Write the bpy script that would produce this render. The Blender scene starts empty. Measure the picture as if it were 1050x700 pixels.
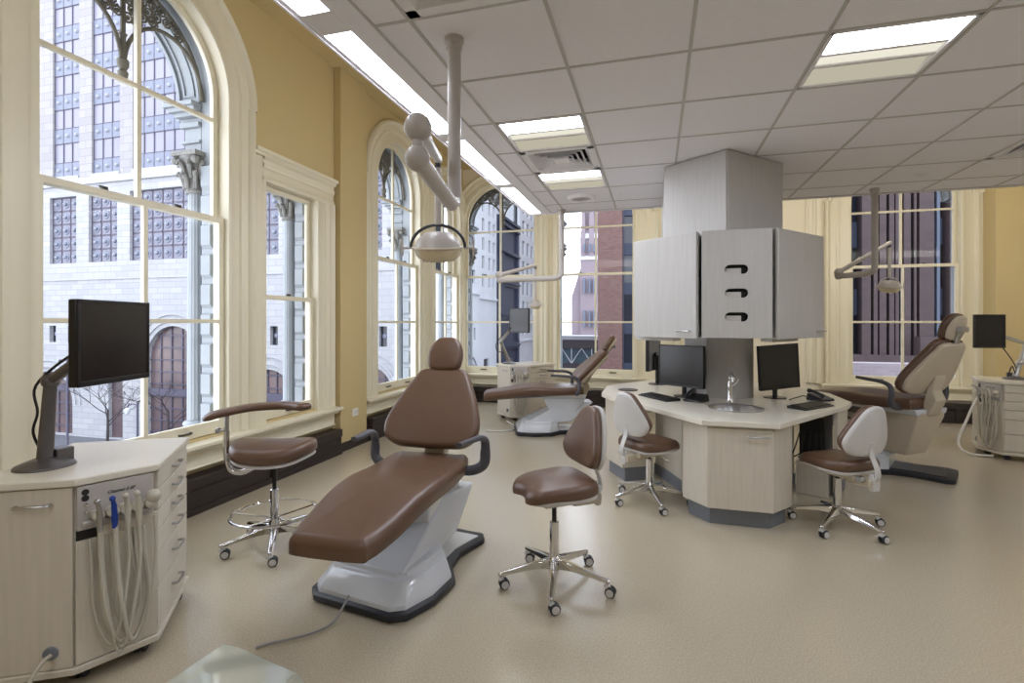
import bpy, bmesh, math, random
from mathutils import Vector, Matrix
from mathutils.geometry import tessellate_polygon
random.seed(7)
PI = math.pi
S = bpy.context.scene
COL = S.collection

# ------------------------------------------------------------------ helpers
def lin(c):
    c = c / 255.0
    return c / 12.92 if c <= 0.04045 else ((c + 0.055) / 1.055) ** 2.4

def rgb(r, g, b):
    return (lin(r), lin(g), lin(b), 1.0)

def mix_rgb(nt, a, b, fac_socket):
    n = nt.nodes.new('ShaderNodeMix'); n.data_type = 'RGBA'
    n.inputs[6].default_value = a; n.inputs[7].default_value = b
    nt.links.new(fac_socket, n.inputs[0])
    return n.outputs[2]

def mat(name, col, rough=0.5, metal=0.0, var=0.0, scale=6.0, stretch=(1, 1, 1), bump=0.0, bscale=80.0, coat=0.0,
        emit=None, spec=0.5, col2=None):
    m = bpy.data.materials.new(name); m.use_nodes = True
    nt = m.node_tree; b = nt.nodes['Principled BSDF']
    c = rgb(*col)
    b.inputs['Base Color'].default_value = c
    b.inputs['Roughness'].default_value = rough
    b.inputs['Metallic'].default_value = metal
    b.inputs['Specular IOR Level'].default_value = spec
    if coat:
        b.inputs['Coat Weight'].default_value = coat; b.inputs['Coat Roughness'].default_value = 0.08
    tc = None
    if var or bump or col2:
        tc = nt.nodes.new('ShaderNodeTexCoord')
        mp = nt.nodes.new('ShaderNodeMapping'); mp.inputs['Scale'].default_value = stretch
        nt.links.new(tc.outputs['Object'], mp.inputs['Vector'])
    if var or col2:
        nz = nt.nodes.new('ShaderNodeTexNoise'); nz.inputs['Scale'].default_value = scale; nz.inputs['Detail'].default_value = 5
        nt.links.new(mp.outputs[0], nz.inputs['Vector'])
        if col2:
            c1, c2 = c, rgb(*col2)
        else:
            c1 = tuple(x * (1 - var) for x in c[:3]) + (1,); c2 = tuple(min(1, x * (1 + var)) for x in c[:3]) + (1,)
        rmp = nt.nodes.new('ShaderNodeMapRange'); rmp.inputs[1].default_value = 0.3; rmp.inputs[2].default_value = 0.7
        nt.links.new(nz.outputs['Fac'], rmp.inputs[0])
        nt.links.new(mix_rgb(nt, c1, c2, rmp.outputs[0]), b.inputs['Base Color'])
    if bump:
        n2 = nt.nodes.new('ShaderNodeTexNoise'); n2.inputs['Scale'].default_value = bscale; n2.inputs['Detail'].default_value = 3
        nt.links.new(tc.outputs['Object'], n2.inputs['Vector'])
        bp = nt.nodes.new('ShaderNodeBump'); bp.inputs['Strength'].default_value = bump; bp.inputs['Distance'].default_value = 0.002
        nt.links.new(n2.outputs['Fac'], bp.inputs['Height']); nt.links.new(bp.outputs[0], b.inputs['Normal'])
    if emit:
        b.inputs['Emission Color'].default_value = rgb(*emit[0]); b.inputs['Emission Strength'].default_value = emit[1]
    return m

def brick_mat(name, c1, c2, mortar, bw, bh, rough=0.8, msize=0.02, axis='xz'):
    m = bpy.data.materials.new(name); m.use_nodes = True
    nt = m.node_tree; b = nt.nodes['Principled BSDF']
    b.inputs['Roughness'].default_value = rough
    tc = nt.nodes.new('ShaderNodeTexCoord'); sp = nt.nodes.new('ShaderNodeSeparateXYZ'); cb = nt.nodes.new('ShaderNodeCombineXYZ')
    ad = nt.nodes.new('ShaderNodeMath'); ad.operation = 'ADD'
    nt.links.new(tc.outputs['Object'], sp.inputs[0])
    nt.links.new(sp.outputs[0], ad.inputs[0]); nt.links.new(sp.outputs[1], ad.inputs[1])
    nt.links.new(ad.outputs[0], cb.inputs[0]); nt.links.new(sp.outputs[2], cb.inputs[1])
    t = nt.nodes.new('ShaderNodeTexBrick')
    t.inputs['Color1'].default_value = rgb(*c1); t.inputs['Color2'].default_value = rgb(*c2); t.inputs['Mortar'].default_value = rgb(*mortar)
    t.inputs['Scale'].default_value = 1.0; t.inputs['Brick Width'].default_value = bw; t.inputs['Row Height'].default_value = bh
    t.inputs['Mortar Size'].default_value = msize
    nt.links.new(cb.outputs[0], t.inputs['Vector']); nt.links.new(t.outputs['Color'], b.inputs['Base Color'])
    return m

def empty(name, loc=(0, 0, 0), rz=0.0):
    o = bpy.data.objects.new(name, None); COL.objects.link(o)
    o.location = loc; o.rotation_euler = (0, 0, rz); o.empty_display_size = 0.1
    return o

def tag(o, label=None, cat=None, group=None, kind=None):
    if label: o['label'] = label
    if cat: o['category'] = cat
    if group: o['group'] = group
    if kind: o['kind'] = kind
    return o

def thing(name, label, cat, loc=(0, 0, 0), rz=0.0, group=None):
    return tag(empty(name, loc, rz), label, cat, group)

def dup(root, loc, rz, label, group=None):
    r = root.copy(); COL.objects.link(r); r.location = loc; r.rotation_euler = (0, 0, rz); r['label'] = label
    if group: r['group'] = group
    for ch in list(root.children):
        c = ch.copy(); COL.objects.link(c); c.parent = r
        for g in list(ch.children):
            d = g.copy(); COL.objects.link(d); d.parent = c
    return r

class MB:
    def __init__(s, M=None):
        s.bm = bmesh.new(); s.M = M or Matrix()
    def add(s, vs, fs):
        bv = [s.bm.verts.new(s.M @ Vector(v)) for v in vs]
        for f in fs:
            try: s.bm.faces.new([bv[i] for i in f])
            except ValueError: pass
        return s
    def box(s, x0, x1, y0, y1, z0, z1):
        v = [(x0, y0, z0), (x1, y0, z0), (x1, y1, z0), (x0, y1, z0), (x0, y0, z1), (x1, y0, z1), (x1, y1, z1), (x0, y1, z1)]
        return s.add(v, [(0, 3, 2, 1), (4, 5, 6, 7), (0, 1, 5, 4), (1, 2, 6, 5), (2, 3, 7, 6), (3, 0, 4, 7)])
    def cbox(s, c, d):
        return s.box(c[0] - d[0] / 2, c[0] + d[0] / 2, c[1] - d[1] / 2, c[1] + d[1] / 2, c[2] - d[2] / 2, c[2] + d[2] / 2)
    def loft(s, loops, cap=True):
        n = len(loops[0]); vs = [p for l in loops for p in l]; fs = []
        for k in range(len(loops) - 1):
            for i in range(n):
                j = (i + 1) % n
                fs.append((k * n + i, k * n + j, (k + 1) * n + j, (k + 1) * n + i))
        if cap:
            fs.append(tuple(range(n))[::-1]); fs.append(tuple((len(loops) - 1) * n + i for i in range(n)))
        return s.add(vs, fs)
    def prism(s, poly, z0, z1):
        return s.loft([[(x, y, z0) for x, y in poly], [(x, y, z1) for x, y in poly]])
    def tube(s, pts, r, n=10, closed=False, flat=1.0):
        pts = [Vector(p) for p in pts]; m = len(pts)
        rs = r if isinstance(r, (list, tuple)) else [r] * m
        loops = []; up = None
        for i, p in enumerate(pts):
            if closed: t = pts[(i + 1) % m] - pts[i - 1]
            else: t = pts[min(i + 1, m - 1)] - pts[max(i - 1, 0)]
            t.normalize()
            if up is None:
                up = Vector((0, 0, 1)) if abs(t.z) < 0.9 else Vector((1, 0, 0))
            up = (up - t * up.dot(t))
            if up.length < 1e-6: up = t.orthogonal()
            up.normalize(); sd = t.cross(up)
            loops.append([p + (sd * math.cos(2 * PI * k / n) * flat + up * math.sin(2 * PI * k / n)) * rs[i] for k in range(n)])
        if closed:
            return s.loft(loops + [loops[0]], cap=False)
        return s.loft(loops)
    def lathe(s, prof, c=(0, 0, 0), n=20, axis=None):
        R = Matrix() if axis is None else Vector((0, 0, 1)).rotation_difference(Vector(axis)).to_matrix().to_4x4()
        T = Matrix.Translation(Vector(c)) @ R
        loops = [[T @ Vector((max(r, 1e-4) * math.cos(2 * PI * k / n), max(r, 1e-4) * math.sin(2 * PI * k / n), z)) for k in range(n)] for r, z in prof]
        return s.loft(loops)
    def cyl(s, c, r, h, n=20, axis=None):
        return s.lathe([(r, 0), (r, h)], c, n, axis)
    def ball(s, c, r, n=16, sc=(1, 1, 1)):
        T = Matrix.Translation(Vector(c)) @ Matrix.Diagonal((sc[0], sc[1], sc[2], 1))
        loops = []
        m = max(6, n // 2)
        for i in range(m + 1):
            a = -PI / 2 + PI * i / m
            loops.append([T @ Vector((max(math.cos(a), 1e-3) * r * math.cos(2 * PI * k / n), max(math.cos(a), 1e-3) * r * math.sin(2 * PI * k / n), r * math.sin(a))) for k in range(n)])
        return s.loft(loops)
    def build(s, name, m, parent=None, bevel=0.0, smooth=35, sub=0, seg=2):
        bmesh.ops.recalc_face_normals(s.bm, faces=s.bm.faces[:])
        me = bpy.data.meshes.new(name); s.bm.to_mesh(me); s.bm.free()
        me.materials.append(m)
        if smooth:
            me.shade_smooth()
            me.set_sharp_from_angle(angle=math.radians(smooth))
        o = bpy.data.objects.new(name, me); COL.objects.link(o)
        if parent is not None: o.parent = parent
        if sub:
            md = o.modifiers.new('s', 'SUBSURF'); md.levels = sub; md.render_levels = sub
        if bevel:
            md = o.modifiers.new('b', 'BEVEL'); md.width = bevel; md.segments = seg; md.limit_method = 'ANGLE'; md.angle_limit = math.radians(35)
            md.harden_normals = False
        return o

def catmull(pts, k=6):
    P = [Vector(p) for p in pts]; out = []
    for i in range(len(P) - 1):
        p0 = P[max(i - 1, 0)]; p1 = P[i]; p2 = P[i + 1]; p3 = P[min(i + 2, len(P) - 1)]
        for j in range(k):
            t = j / k
            out.append(0.5 * ((2 * p1) + (p2 - p0) * t + (2 * p0 - 5 * p1 + 4 * p2 - p3) * t * t + (3 * p1 - p0 - 3 * p2 + p3) * t ** 3))
    out.append(P[-1]); return out

def smooth_loop(pts, k=5):
    n = len(pts); out = []
    P = [Vector((p[0], p[1], 0)) for p in pts]
    for i in range(n):
        p0, p1, p2, p3 = P[i - 1], P[i], P[(i + 1) % n], P[(i + 2) % n]
        for j in range(k):
            t = j / k
            q = 0.5 * ((2 * p1) + (p2 - p0) * t + (2 * p0 - 5 * p1 + 4 * p2 - p3) * t * t + (3 * p1 - p0 - 3 * p2 + p3) * t ** 3)
            out.append((q.x, q.y))
    return out

def inset(poly, d):
    n = len(poly); out = []
    A = sum(poly[i][0] * poly[(i + 1) % n][1] - poly[(i + 1) % n][0] * poly[i][1] for i in range(n))
    sg = 1 if A > 0 else -1
    for i in range(n):
        a, b, c = Vector(poly[i - 1]), Vector(poly[i]), Vector(poly[(i + 1) % n])
        e1 = (b - a); e2 = (c - b)
        if e1.length < 1e-9: e1 = e2
        if e2.length < 1e-9: e2 = e1
        e1 = e1.normalized(); e2 = e2.normalized()
        n1 = Vector((-e1.y, e1.x)) * sg; n2 = Vector((-e2.y, e2.x)) * sg
        nn = (n1 + n2)
        if nn.length < 1e-6: nn = n1
        nn = nn.normalized()
        k = max(0.5, nn.dot(n1))
        q = b + nn * (d / k); out.append((q.x, q.y))
    return out

def pillow(mb, outline, th, er, crown=0.01, f=lambda x, y, z: (x, y, z)):
    """A cushion: outline in the plane, rounded edge of radius er, slightly crowned top, bent in space by f."""
    cx = sum(p[0] for p in outline) / len(outline); cy = sum(p[1] for p in outline) / len(outline)
    loops = [[(p[0], p[1], 0) for p in inset(outline, er * 0.5)], [(p[0], p[1], er * 0.35) for p in outline]]
    for k in range(0, 5):
        a = k / 4 * PI / 2
        loops.append([(p[0], p[1], th - er + er * math.sin(a)) for p in inset(outline, er * (1 - math.cos(a)))])
    base = inset(outline, er)
    for s_ in (0.75, 0.5, 0.25, 0.02):
        loops.append([(cx + (p[0] - cx) * s_, cy + (p[1] - cy) * s_, th + crown * (1 - s_ * s_)) for p in base])
    mb.loft([[f(*q) for q in l] for l in loops])
    return mb

def arc(c, r, a0, a1, n):
    return [(c[0] + r * math.cos(a0 + (a1 - a0) * i / n), c[1] + r * math.sin(a0 + (a1 - a0) * i / n)) for i in range(n + 1)]

class Frame:
    def __init__(s, o, u, w):
        s.o, s.u, s.w = Vector(o), Vector(u), Vector(w)
    def __call__(s, u, w, z):
        return s.o + s.u * u + s.w * w + Vector((0, 0, z))

def fbox(mb, F, u0, u1, w0, w1, z0, z1):
    v = [F(a, b, c) for c in (z0, z1) for a, b in ((u0, w0), (u1, w0), (u1, w1), (u0, w1))]
    mb.add(v, [(0, 3, 2, 1), (4, 5, 6, 7), (0, 1, 5, 4), (1, 2, 6, 5), (2, 3, 7, 6), (3, 0, 4, 7)])

def holed(mb, F, outer, holes, w0, w1):
    loops = [outer] + holes
    flat = [p for l in loops for p in l]
    tris = tessellate_polygon([[Vector((p[0], p[1], 0)) for p in l] for l in loops])
    n = len(flat)
    vs = [F(p[0], w0, p[1]) for p in flat] + [F(p[0], w1, p[1]) for p in flat]
    fs = [tuple(t) for t in tris] + [tuple(i + n for i in t) for t in tris]
    k = 0
    for l in loops:
        m = len(l)
        for i in range(m):
            j = (i + 1) % m
            fs.append((k + i, k + j, n + k + j, n + k + i))
        k += m
    mb.add(vs, fs)

def sweep(mb, F, path, prof):
    """path: (u, z, nu, nz); prof: (offset along the normal, depth w)."""
    loops = [[F(u + nu * o, w, z + nz * o) for o, w in prof] for u, z, nu, nz in path]
    n = len(prof); vs = [p for l in loops for p in l]
    fs = [(k * n + i, k * n + i + 1, (k + 1) * n + i + 1, (k + 1) * n + i) for k in range(len(loops) - 1) for i in range(n - 1)]
    mb.add(vs, fs)

# ------------------------------------------------------------------ materials
M = {}
M['ochre'] = mat('ochre_wall_paint', (204, 184, 136), 0.6, bump=0.05, bscale=200)
M['cream'] = mat('cream_trim_paint', (229, 222, 199), 0.38)
M['beige'] = mat('pale_wall_paint', (229, 220, 198), 0.6)
M['ceil'] = mat('ceiling_tile', (244, 242, 248), 0.8, var=0.015, scale=40, bump=0.15, bscale=300)
M['grid'] = mat('ceiling_grid_metal', (196, 192, 190), 0.5)
M['gyp'] = mat('ceiling_border_paint', (240, 238, 241), 0.7)
M['dark_heater'] = mat('dark_bronze_enamel', (44, 36, 34), 0.4)
M['facade'] = mat('grey_painted_iron', (151, 156, 160), 0.55, var=0.06, scale=5)
M['facade2'] = mat('weathered_carved_iron', (133, 131, 126), 0.7, var=0.25, scale=30)
M['iron'] = mat('dark_scrollwork_iron', (101, 96, 83), 0.6, var=0.2, scale=12)
M['lam'] = mat('pale_wood_laminate', (212, 204, 190), 0.45, var=0.045, scale=9, stretch=(6, 6, 0.35))
M['lam2'] = mat('grey_wood_laminate', (190, 187, 184), 0.45, var=0.045, scale=9, stretch=(6, 6, 0.35))
M['top'] = mat('speckled_solid_worktop', (228, 222, 208), 0.3, var=0.04, scale=120)
M['kick'] = mat('blue_grey_rubber_plinth', (122, 126, 135), 0.5)
M['vinyl'] = mat('brown_upholstery_vinyl', (98, 70, 52), 0.38, var=0.04, scale=3, bump=0.08, bscale=350, spec=0.75)
M['shell'] = mat('pale_grey_plastic', (208, 206, 204), 0.4)
M['beige_pl'] = mat('beige_plastic', (200, 188, 168), 0.42)
M['white_pl'] = mat('white_enamel', (214, 218, 226), 0.22, coat=0.4)
M['arm_metal'] = mat('grey_arm_metal', (98, 95, 96), 0.35, metal=0.4)
M['grey_arm'] = mat('charcoal_plastic', (78, 78, 87), 0.4)
M['rubber'] = mat('dark_rubber', (44, 45, 52), 0.45)
M['chrome'] = mat('polished_chrome', (222, 222, 224), 0.1, metal=1.0)
M['steel'] = mat('brushed_steel', (190, 190, 192), 0.28, metal=1.0)
M['black'] = mat('black_plastic', (22, 20, 22), 0.35)
M['screen'] = mat('black_screen', (24, 19, 20), 0.22)
M['hose'] = mat('light_grey_hose', (196, 190, 176), 0.45)
M['lamp_pl'] = mat('lamp_grey_enamel', (190, 183, 178), 0.35)
M['blue'] = mat('blue_syringe_plastic', (28, 62, 150), 0.3)
M['panel'] = mat('delivery_panel_grey', (190, 185, 182), 0.35)
M['ink'] = mat('dark_print', (40, 38, 40), 0.6)
M['gloss'] = mat('glossy_grey_green_acrylic', (196, 200, 188), 0.04, coat=1.0, spec=1.0)
M['white'] = mat('white_plastic', (232, 230, 224), 0.4)
M['bronze'] = mat('dark_window_hardware', (50, 44, 36), 0.4)
M['cordgrey'] = mat('grey_cord_jacket', (150, 148, 145), 0.5)
M['pearl'] = mat('lamp_reflector', (226, 214, 184), 0.2, coat=0.5)

def floor_material():
    m = bpy.data.materials.new('speckled_linoleum'); m.use_nodes = True
    nt = m.node_tree; b = nt.nodes['Principled BSDF']
    tc = nt.nodes.new('ShaderNodeTexCoord')
    n1 = nt.nodes.new('ShaderNodeTexNoise'); n1.inputs['Scale'].default_value = 130; n1.inputs['Detail'].default_value = 4
    n2 = nt.nodes.new('ShaderNodeTexVoronoi'); n2.inputs['Scale'].default_value = 170
    nt.links.new(tc.outputs['Object'], n1.inputs['Vector']); nt.links.new(tc.outputs['Object'], n2.inputs['Vector'])
    r = nt.nodes.new('ShaderNodeMapRange'); r.inputs[1].default_value = 0.35; r.inputs[2].default_value = 0.65
    nt.links.new(n1.outputs['Fac'], r.inputs[0])
    c = mix_rgb(nt, rgb(176, 164, 142), rgb(194, 183, 163), r.outputs[0])
    lt = nt.nodes.new('ShaderNodeMath'); lt.operation = 'LESS_THAN'; lt.inputs[1].default_value = 0.16
    nt.links.new(n2.outputs['Distance'], lt.inputs[0])
    mx = nt.nodes.new('ShaderNodeMix'); mx.data_type = 'RGBA'; mx.inputs[7].default_value = rgb(166, 151, 124)
    nt.links.new(lt.outputs[0], mx.inputs[0]); nt.links.new(c, mx.inputs[6])
    nt.links.new(mx.outputs[2], b.inputs['Base Color'])
    b.inputs['Roughness'].default_value = 0.22; b.inputs['Specular IOR Level'].default_value = 0.85
    return m
M['floor'] = floor_material()

def glass_material(name='window_glass', tint=(0.97, 0.985, 1.0)):
    m = bpy.data.materials.new(name); m.use_nodes = True
    nt = m.node_tree; nt.nodes.remove(nt.nodes['Principled BSDF']); out = nt.nodes['Material Output']
    t = nt.nodes.new('ShaderNodeBsdfTransparent'); t.inputs[0].default_value = tint + (1,)
    g = nt.nodes.new('ShaderNodeBsdfGlossy'); g.inputs['Roughness'].default_value = 0.02
    f = nt.nodes.new('ShaderNodeFresnel'); f.inputs[0].default_value = 1.15
    x = nt.nodes.new('ShaderNodeMixShader')
    nt.links.new(f.outputs[0], x.inputs[0]); nt.links.new(t.outputs[0], x.inputs[1]); nt.links.new(g.outputs[0], x.inputs[2])
    nt.links.new(x.outputs[0], out.inputs[0])
    return m
M['glass'] = glass_material()

def emission(name, col, strength):
    m = bpy.data.materials.new(name); m.use_nodes = True
    nt = m.node_tree; nt.nodes.remove(nt.nodes['Principled BSDF'])
    e = nt.nodes.new('ShaderNodeEmission'); e.inputs[0].default_value = rgb(*col); e.inputs[1].default_value = strength
    nt.links.new(e.outputs[0], nt.nodes['Material Output'].inputs[0]); return m
LENS = 38.0
M['lens_a'] = emission('fluorescent_lens', (238, 244, 255), LENS)
M['lens_m'] = emission('fluorescent_basket', (255, 250, 232), 0.85)
M['reflector_glow'] = emission('far_reflector_glow', (255, 246, 220), 0.5)  # weak emission stands in for light on the far reflector
M['lens_strip'] = emission('strip_lens', (240, 245, 255), 12.0)
M['lens_side_fill'] = emission('strip_side_fill', (250, 250, 255), 11.0)  # fill glow for the upper wall, turned away from the camera
M['lens_far'] = emission('far_wash_lens', (255, 250, 240), 26.0)

# ------------------------------------------------------------------ world, camera
w = bpy.data.worlds.new('overcast'); S.world = w; w.use_nodes = True
nt = w.node_tree; bg = nt.nodes['Background']
tc = nt.nodes.new('ShaderNodeTexCoord'); sp = nt.nodes.new('ShaderNodeSeparateXYZ')
nt.links.new(tc.outputs['Generated'], sp.inputs[0])
mr = nt.nodes.new('ShaderNodeMapRange'); mr.inputs[1].default_value = -0.1; mr.inputs[2].default_value = 0.7
nt.links.new(sp.outputs[2], mr.inputs[0])
nz = nt.nodes.new('ShaderNodeTexNoise'); nz.inputs['Scale'].default_value = 3.0
nt.links.new(tc.outputs['Generated'], nz.inputs['Vector'])
nt.links.new(mix_rgb(nt, (0.90, 0.93, 1.0, 1), (0.78, 0.86, 1.0, 1), mr.outputs[0]), bg.inputs['Color'])
bg.inputs['Strength'].default_value = 4.3

cam = bpy.data.cameras.new('camera'); cam_o = bpy.data.objects.new('camera', cam); COL.objects.link(cam_o)
TH = math.atan(147 / 521)
cam.sensor_width = 36; cam.lens = 521 / 1050 * 36; cam.shift_y = -19 / 1050
cam.clip_start = 0.05; cam.clip_end = 600
cam_o.location = (0, 0, 1.5); cam_o.rotation_euler = (PI / 2, 0, TH)
S.camera = cam_o
S.view_settings.view_transform = 'Standard'; S.view_settings.look = 'None'
S.view_settings.exposure = 0.0; S.view_settings.gamma = 1.0; S.view_settings.use_curve_mapping = False

# camera-plane helper: a pixel at a given depth -> a place in the room (used to read positions off the photograph)
_c, _s = math.cos(TH), math.sin(TH)
def at(u, v, d):
    a = (u - 525) / 521 * d
    return Vector((a * _c - d * _s, a * _s + d * _c, 1.5 + (331 - v) / 521 * d))
def dir_at(u):
    a = (u - 525) / 521
    return (a * _c - _s, a * _s + _c)
def x_at(u, y):
    d = dir_at(u); return d[0] / d[1] * y
def y_at(u, x):
    d = dir_at(u); return d[1] / d[0] * x
def z_at(u, v, y=None, x=None):
    d = dir_at(u); t = y / d[1] if y is not None else x / d[0]
    return 1.5 + (331 - v) / 521 * t

# ------------------------------------------------------------------ room shell
XL, YF, ZC, ZT = -3.6, 9.25, 2.85, 4.47
XR, YB = 6.2, -2.6
FL = Frame((XL, 0, 0), (0, 1, 0), (-1, 0, 0))
FF = Frame((0, YF, 0), (1, 0, 0), (0, 1, 0))

def struct(name, mb, m, **k):
    return tag(mb.build(name, m, **k), kind='structure')

b = MB(); b.box(XL - 0.1, XR, YB, YF + 0.1, -0.12, 0.0); struct('floor', b, M['floor'], smooth=0)
b = MB(); b.box(XL - 0.4, XR + 0.1, YB - 0.1, YF + 0.4, ZT, ZT + 0.15); struct('ceiling_upper', b, M['ochre'], smooth=0)
b = MB(); b.box(XR, XR + 0.12, YB, YF + 0.1, 0, ZT); struct('wall_right', b, M['beige'], smooth=0)
b = MB(); b.box(XL - 0.1, XR + 0.12, YB - 0.12, YB, 0, ZT); struct('wall_rear', b, M['beige'], smooth=0)

SPR = 3.45
ARCHES_L = [(2.88, 0.705), (6.69, 0.63), (8.475, 0.56)]
def span(u0, u1):
    a, e = x_at(u0, YF + 0.05), x_at(u1, YF + 0.05)
    return ((a + e) / 2, (e - a) / 2 + 0.05)
ARCHES_F = [span(479.5, 547), span(574.5, 648.5), span(874, 978.5)]
RECT_L = (4.04, 4.80, 2.85)
ZB = 0.56

def arch_outline(c, hw, zb, spr, n=20):
    return [(c - hw, zb), (c + hw, zb)] + arc((c, spr), hw, 0, PI, n)

def wall_with(name, F, u0, u1, arches, rects, w0, w1, m, grow, z0=0.0):
    holes = [arch_outline(c, hw + grow, ZB - grow, SPR) for c, hw in arches]
    holes += [[(a - grow, ZB - grow), (e + grow, ZB - grow), (e + grow, h + grow), (a - grow, h + grow)] for a, e, h in rects]
    b = MB(); holed(b, F, [(u0, z0), (u1, z0), (u1, ZT), (u0, ZT)], holes, w0, w1)
    return struct(name, b, m, smooth=0)
wall_with('wall_left', FL, YB, YF + 0.1, ARCHES_L, [RECT_L], 0.0, 0.1, M['ochre'], 0.006)
wall_with('wall_far', FF, XL - 0.1, XR, ARCHES_F, [], 0.0, 0.1, M['beige'], 0.006)
wall_with('wall_left_facade', FL, YB, YF + 0.38, ARCHES_L, [RECT_L], 0.14, 0.28, M['facade'], 0.012, -4.6)
wall_with('wall_far_facade', FF, XL - 0.38, XR, ARCHES_F, [], 0.14, 0.28, M['facade'], 0.012, -4.6)

# pilasters
b = MB(); fbox(b, FL, 5.13, 5.68, -0.09, 0.0, 0.1, ZT); struct('pillar_left', b, M['ochre'], bevel=0.004)
b = MB(); fbox(b, FF, 4.72, 5.35, -0.32, 0.0, 0, ZT); struct('pillar_far', b, M['ochre'], bevel=0.004)

# sills (stool + apron) and dark heater baseboards
def sill(name, F, u0, u1):
    b = MB()
    fbox(b, F, u0, u1, -0.14, 0.09, 0.50, 0.535)
    fbox(b, F, u0 + 0.03, u1 - 0.03, -0.10, 0.0, 0.465, 0.50)
    fbox(b, F, u0 + 0.04, u1 - 0.04, -0.045, 0.0, 0.34, 0.465)
    fbox(b, F, u0 + 0.04, u1 - 0.04, -0.06, 0.0, 0.325, 0.345)
    struct(name, b, M['cream'], bevel=0.008)
sill('trim_1', FL, 1.2, 5.12); sill('trim_2', FL, 5.69, 8.94)
sill('trim_3', FF, -3.44, 0.42); sill('trim_4', FF, 2.55, 4.71)

def heater(name, F, u0, u1):
    b = MB()
    fbox(b, F, u0, u1, -0.15, 0.0, 0.20, 0.285)
    fbox(b, F, u0, u1, -0.135, 0.0, 0.045, 0.195)
    fbox(b, F, u0, u1, -0.15, 0.0, 0.0, 0.05)
    u = u0 + 0.6
    while u < u1 - 0.3:
        fbox(b, F, u - 0.03, u + 0.03, -0.154, -0.1, 0.0, 0.287); u += 1.2
    struct(name, b, M['dark_heater'], bevel=0.004)
heater('baseboard_left', FL, YB, 5.08); heater('baseboard_left_2', FL, 5.74, YF - 0.16)
heater('baseboard_far', FF, XL + 0.15, 4.7)
b = MB(); fbox(b, FL, 5.085, 5.735, -0.105, 0.0, 0.0, 0.1); struct('baseboard_left_3', b, M['dark_heater'], bevel=0.004)

# ------------------------------------------------------------------ windows
def cas_prof(wd):
    """Moulded casing of width wd: from inside the reveal, round the edge, across the steps, back to the wall."""
    p = [(0.0, 0.14), (0.0, -0.028), (0.03, -0.034), (0.05, -0.022), (0.055, -0.018)]
    if wd > 0.18:
        p += [(wd * 0.42, -0.018), (wd * 0.42 + 0.01, -0.034), (wd * 0.42 + 0.045, -0.038), (wd * 0.42 + 0.055, -0.024), (wd - 0.075, -0.024)]
    p += [(wd - 0.065, -0.045), (wd - 0.03, -0.066), (wd - 0.008, -0.05), (wd, -0.03), (wd, 0.0)]
    return p

def sash(F, parent, name, outer, cells, w0, w1):
    b = MB(); holed(b, F, outer, cells, w0, w1)
    f = b.build(name, M['cream'], parent, bevel=0.004, smooth=40)
    g = MB()
    wm = (w0 + w1) / 2
    g.add([F(p[0], wm, p[1]) for p in outer], [tuple(range(len(outer)))])
    g.build('pane', M['glass'], f, smooth=0)
    return f

def lock(F, parent, u, z, w0):
    b = MB(); fbox(b, F, u - 0.02, u + 0.02, w0 - 0.02, w0 + 0.01, z, z + 0.022); fbox(b, F, u - 0.045, u + 0.01, w0 - 0.03, w0 - 0.012, z + 0.012, z + 0.022)
    b.build('sash_lock', M['bronze'], parent, bevel=0.003)

def lift(F, parent, u, z, w0):
    b = MB()
    b.tube(catmull([F(u - 0.05, w0, z), F(u - 0.045, w0 - 0.03, z), F(u + 0.045, w0 - 0.03, z), F(u + 0.05, w0, z)], 3), 0.009, 6)
    b.build('sash_lift', M['bronze'], parent)

def fretwork(F, parent, c, hw):
    b = MB(); r = hw / 2
    w0 = 0.25
    for s_ in (-1, 1):
        b.tube([F(c + s_ * r + (r - 0.01) * math.cos(a), w0, SPR + (r + 0.06) * math.sin(a)) for a in [PI * i / 20 for i in range(21)]], 0.016, 7)
    b.tube([F(c + (hw - 0.02) * math.cos(PI * i / 24), w0, SPR + (hw - 0.02) * math.sin(PI * i / 24)) for i in range(25)], 0.016, 7)
    rnd = random.Random(int(c * 100))
    st = 0.078
    k = 0
    y = 0.05
    row = 0
    while y < hw:
        x = -hw + (row % 2) * st / 2
        while x < hw:
            k += 1
            inside = math.hypot(x, y) < hw - 0.045
            clear = all(math.hypot((x - s_ * r), y * r / (r + 0.06)) > r + 0.03 for s_ in (-1, 1))
            if inside and clear and not (abs(x) < 0.03):
                a0 = rnd.uniform(0, 2 * PI); dr = rnd.choice((-1, 1))
                pts = []
                for i in range(13):
                    t = i / 12
                    rr = 0.046 * (1 - 0.72 * t); an = a0 + dr * t * 3.3 * PI
                    pts.append(F(c + x + rr * math.cos(an), w0 + 0.004 * math.sin(9 * t), SPR + y + rr * math.sin(an)))
                b.tube(pts, [0.011 - 0.005 * (i / 12) for i in range(13)], 5)
                p = F(c + x, w0, SPR + y); b.ball(p, 0.014, 6)
            x += st
        y += st * 0.82; row += 1
    b.tube([F(c, w0, SPR + 0.02), F(c, w0, SPR + hw - 0.03)], 0.018, 7)
    b.lathe([(0.004, -0.10), (0.03, -0.085), (0.036, -0.05), (0.022, -0.03), (0.038, 0.0), (0.04, 0.04), (0.022, 0.06), (0.02, 0.22), (0.03, 0.24), (0.0, 0.25)], F(c, w0, SPR - 0.02), 12)
    b.build('iron_fretwork', M['iron'], parent)

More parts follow.
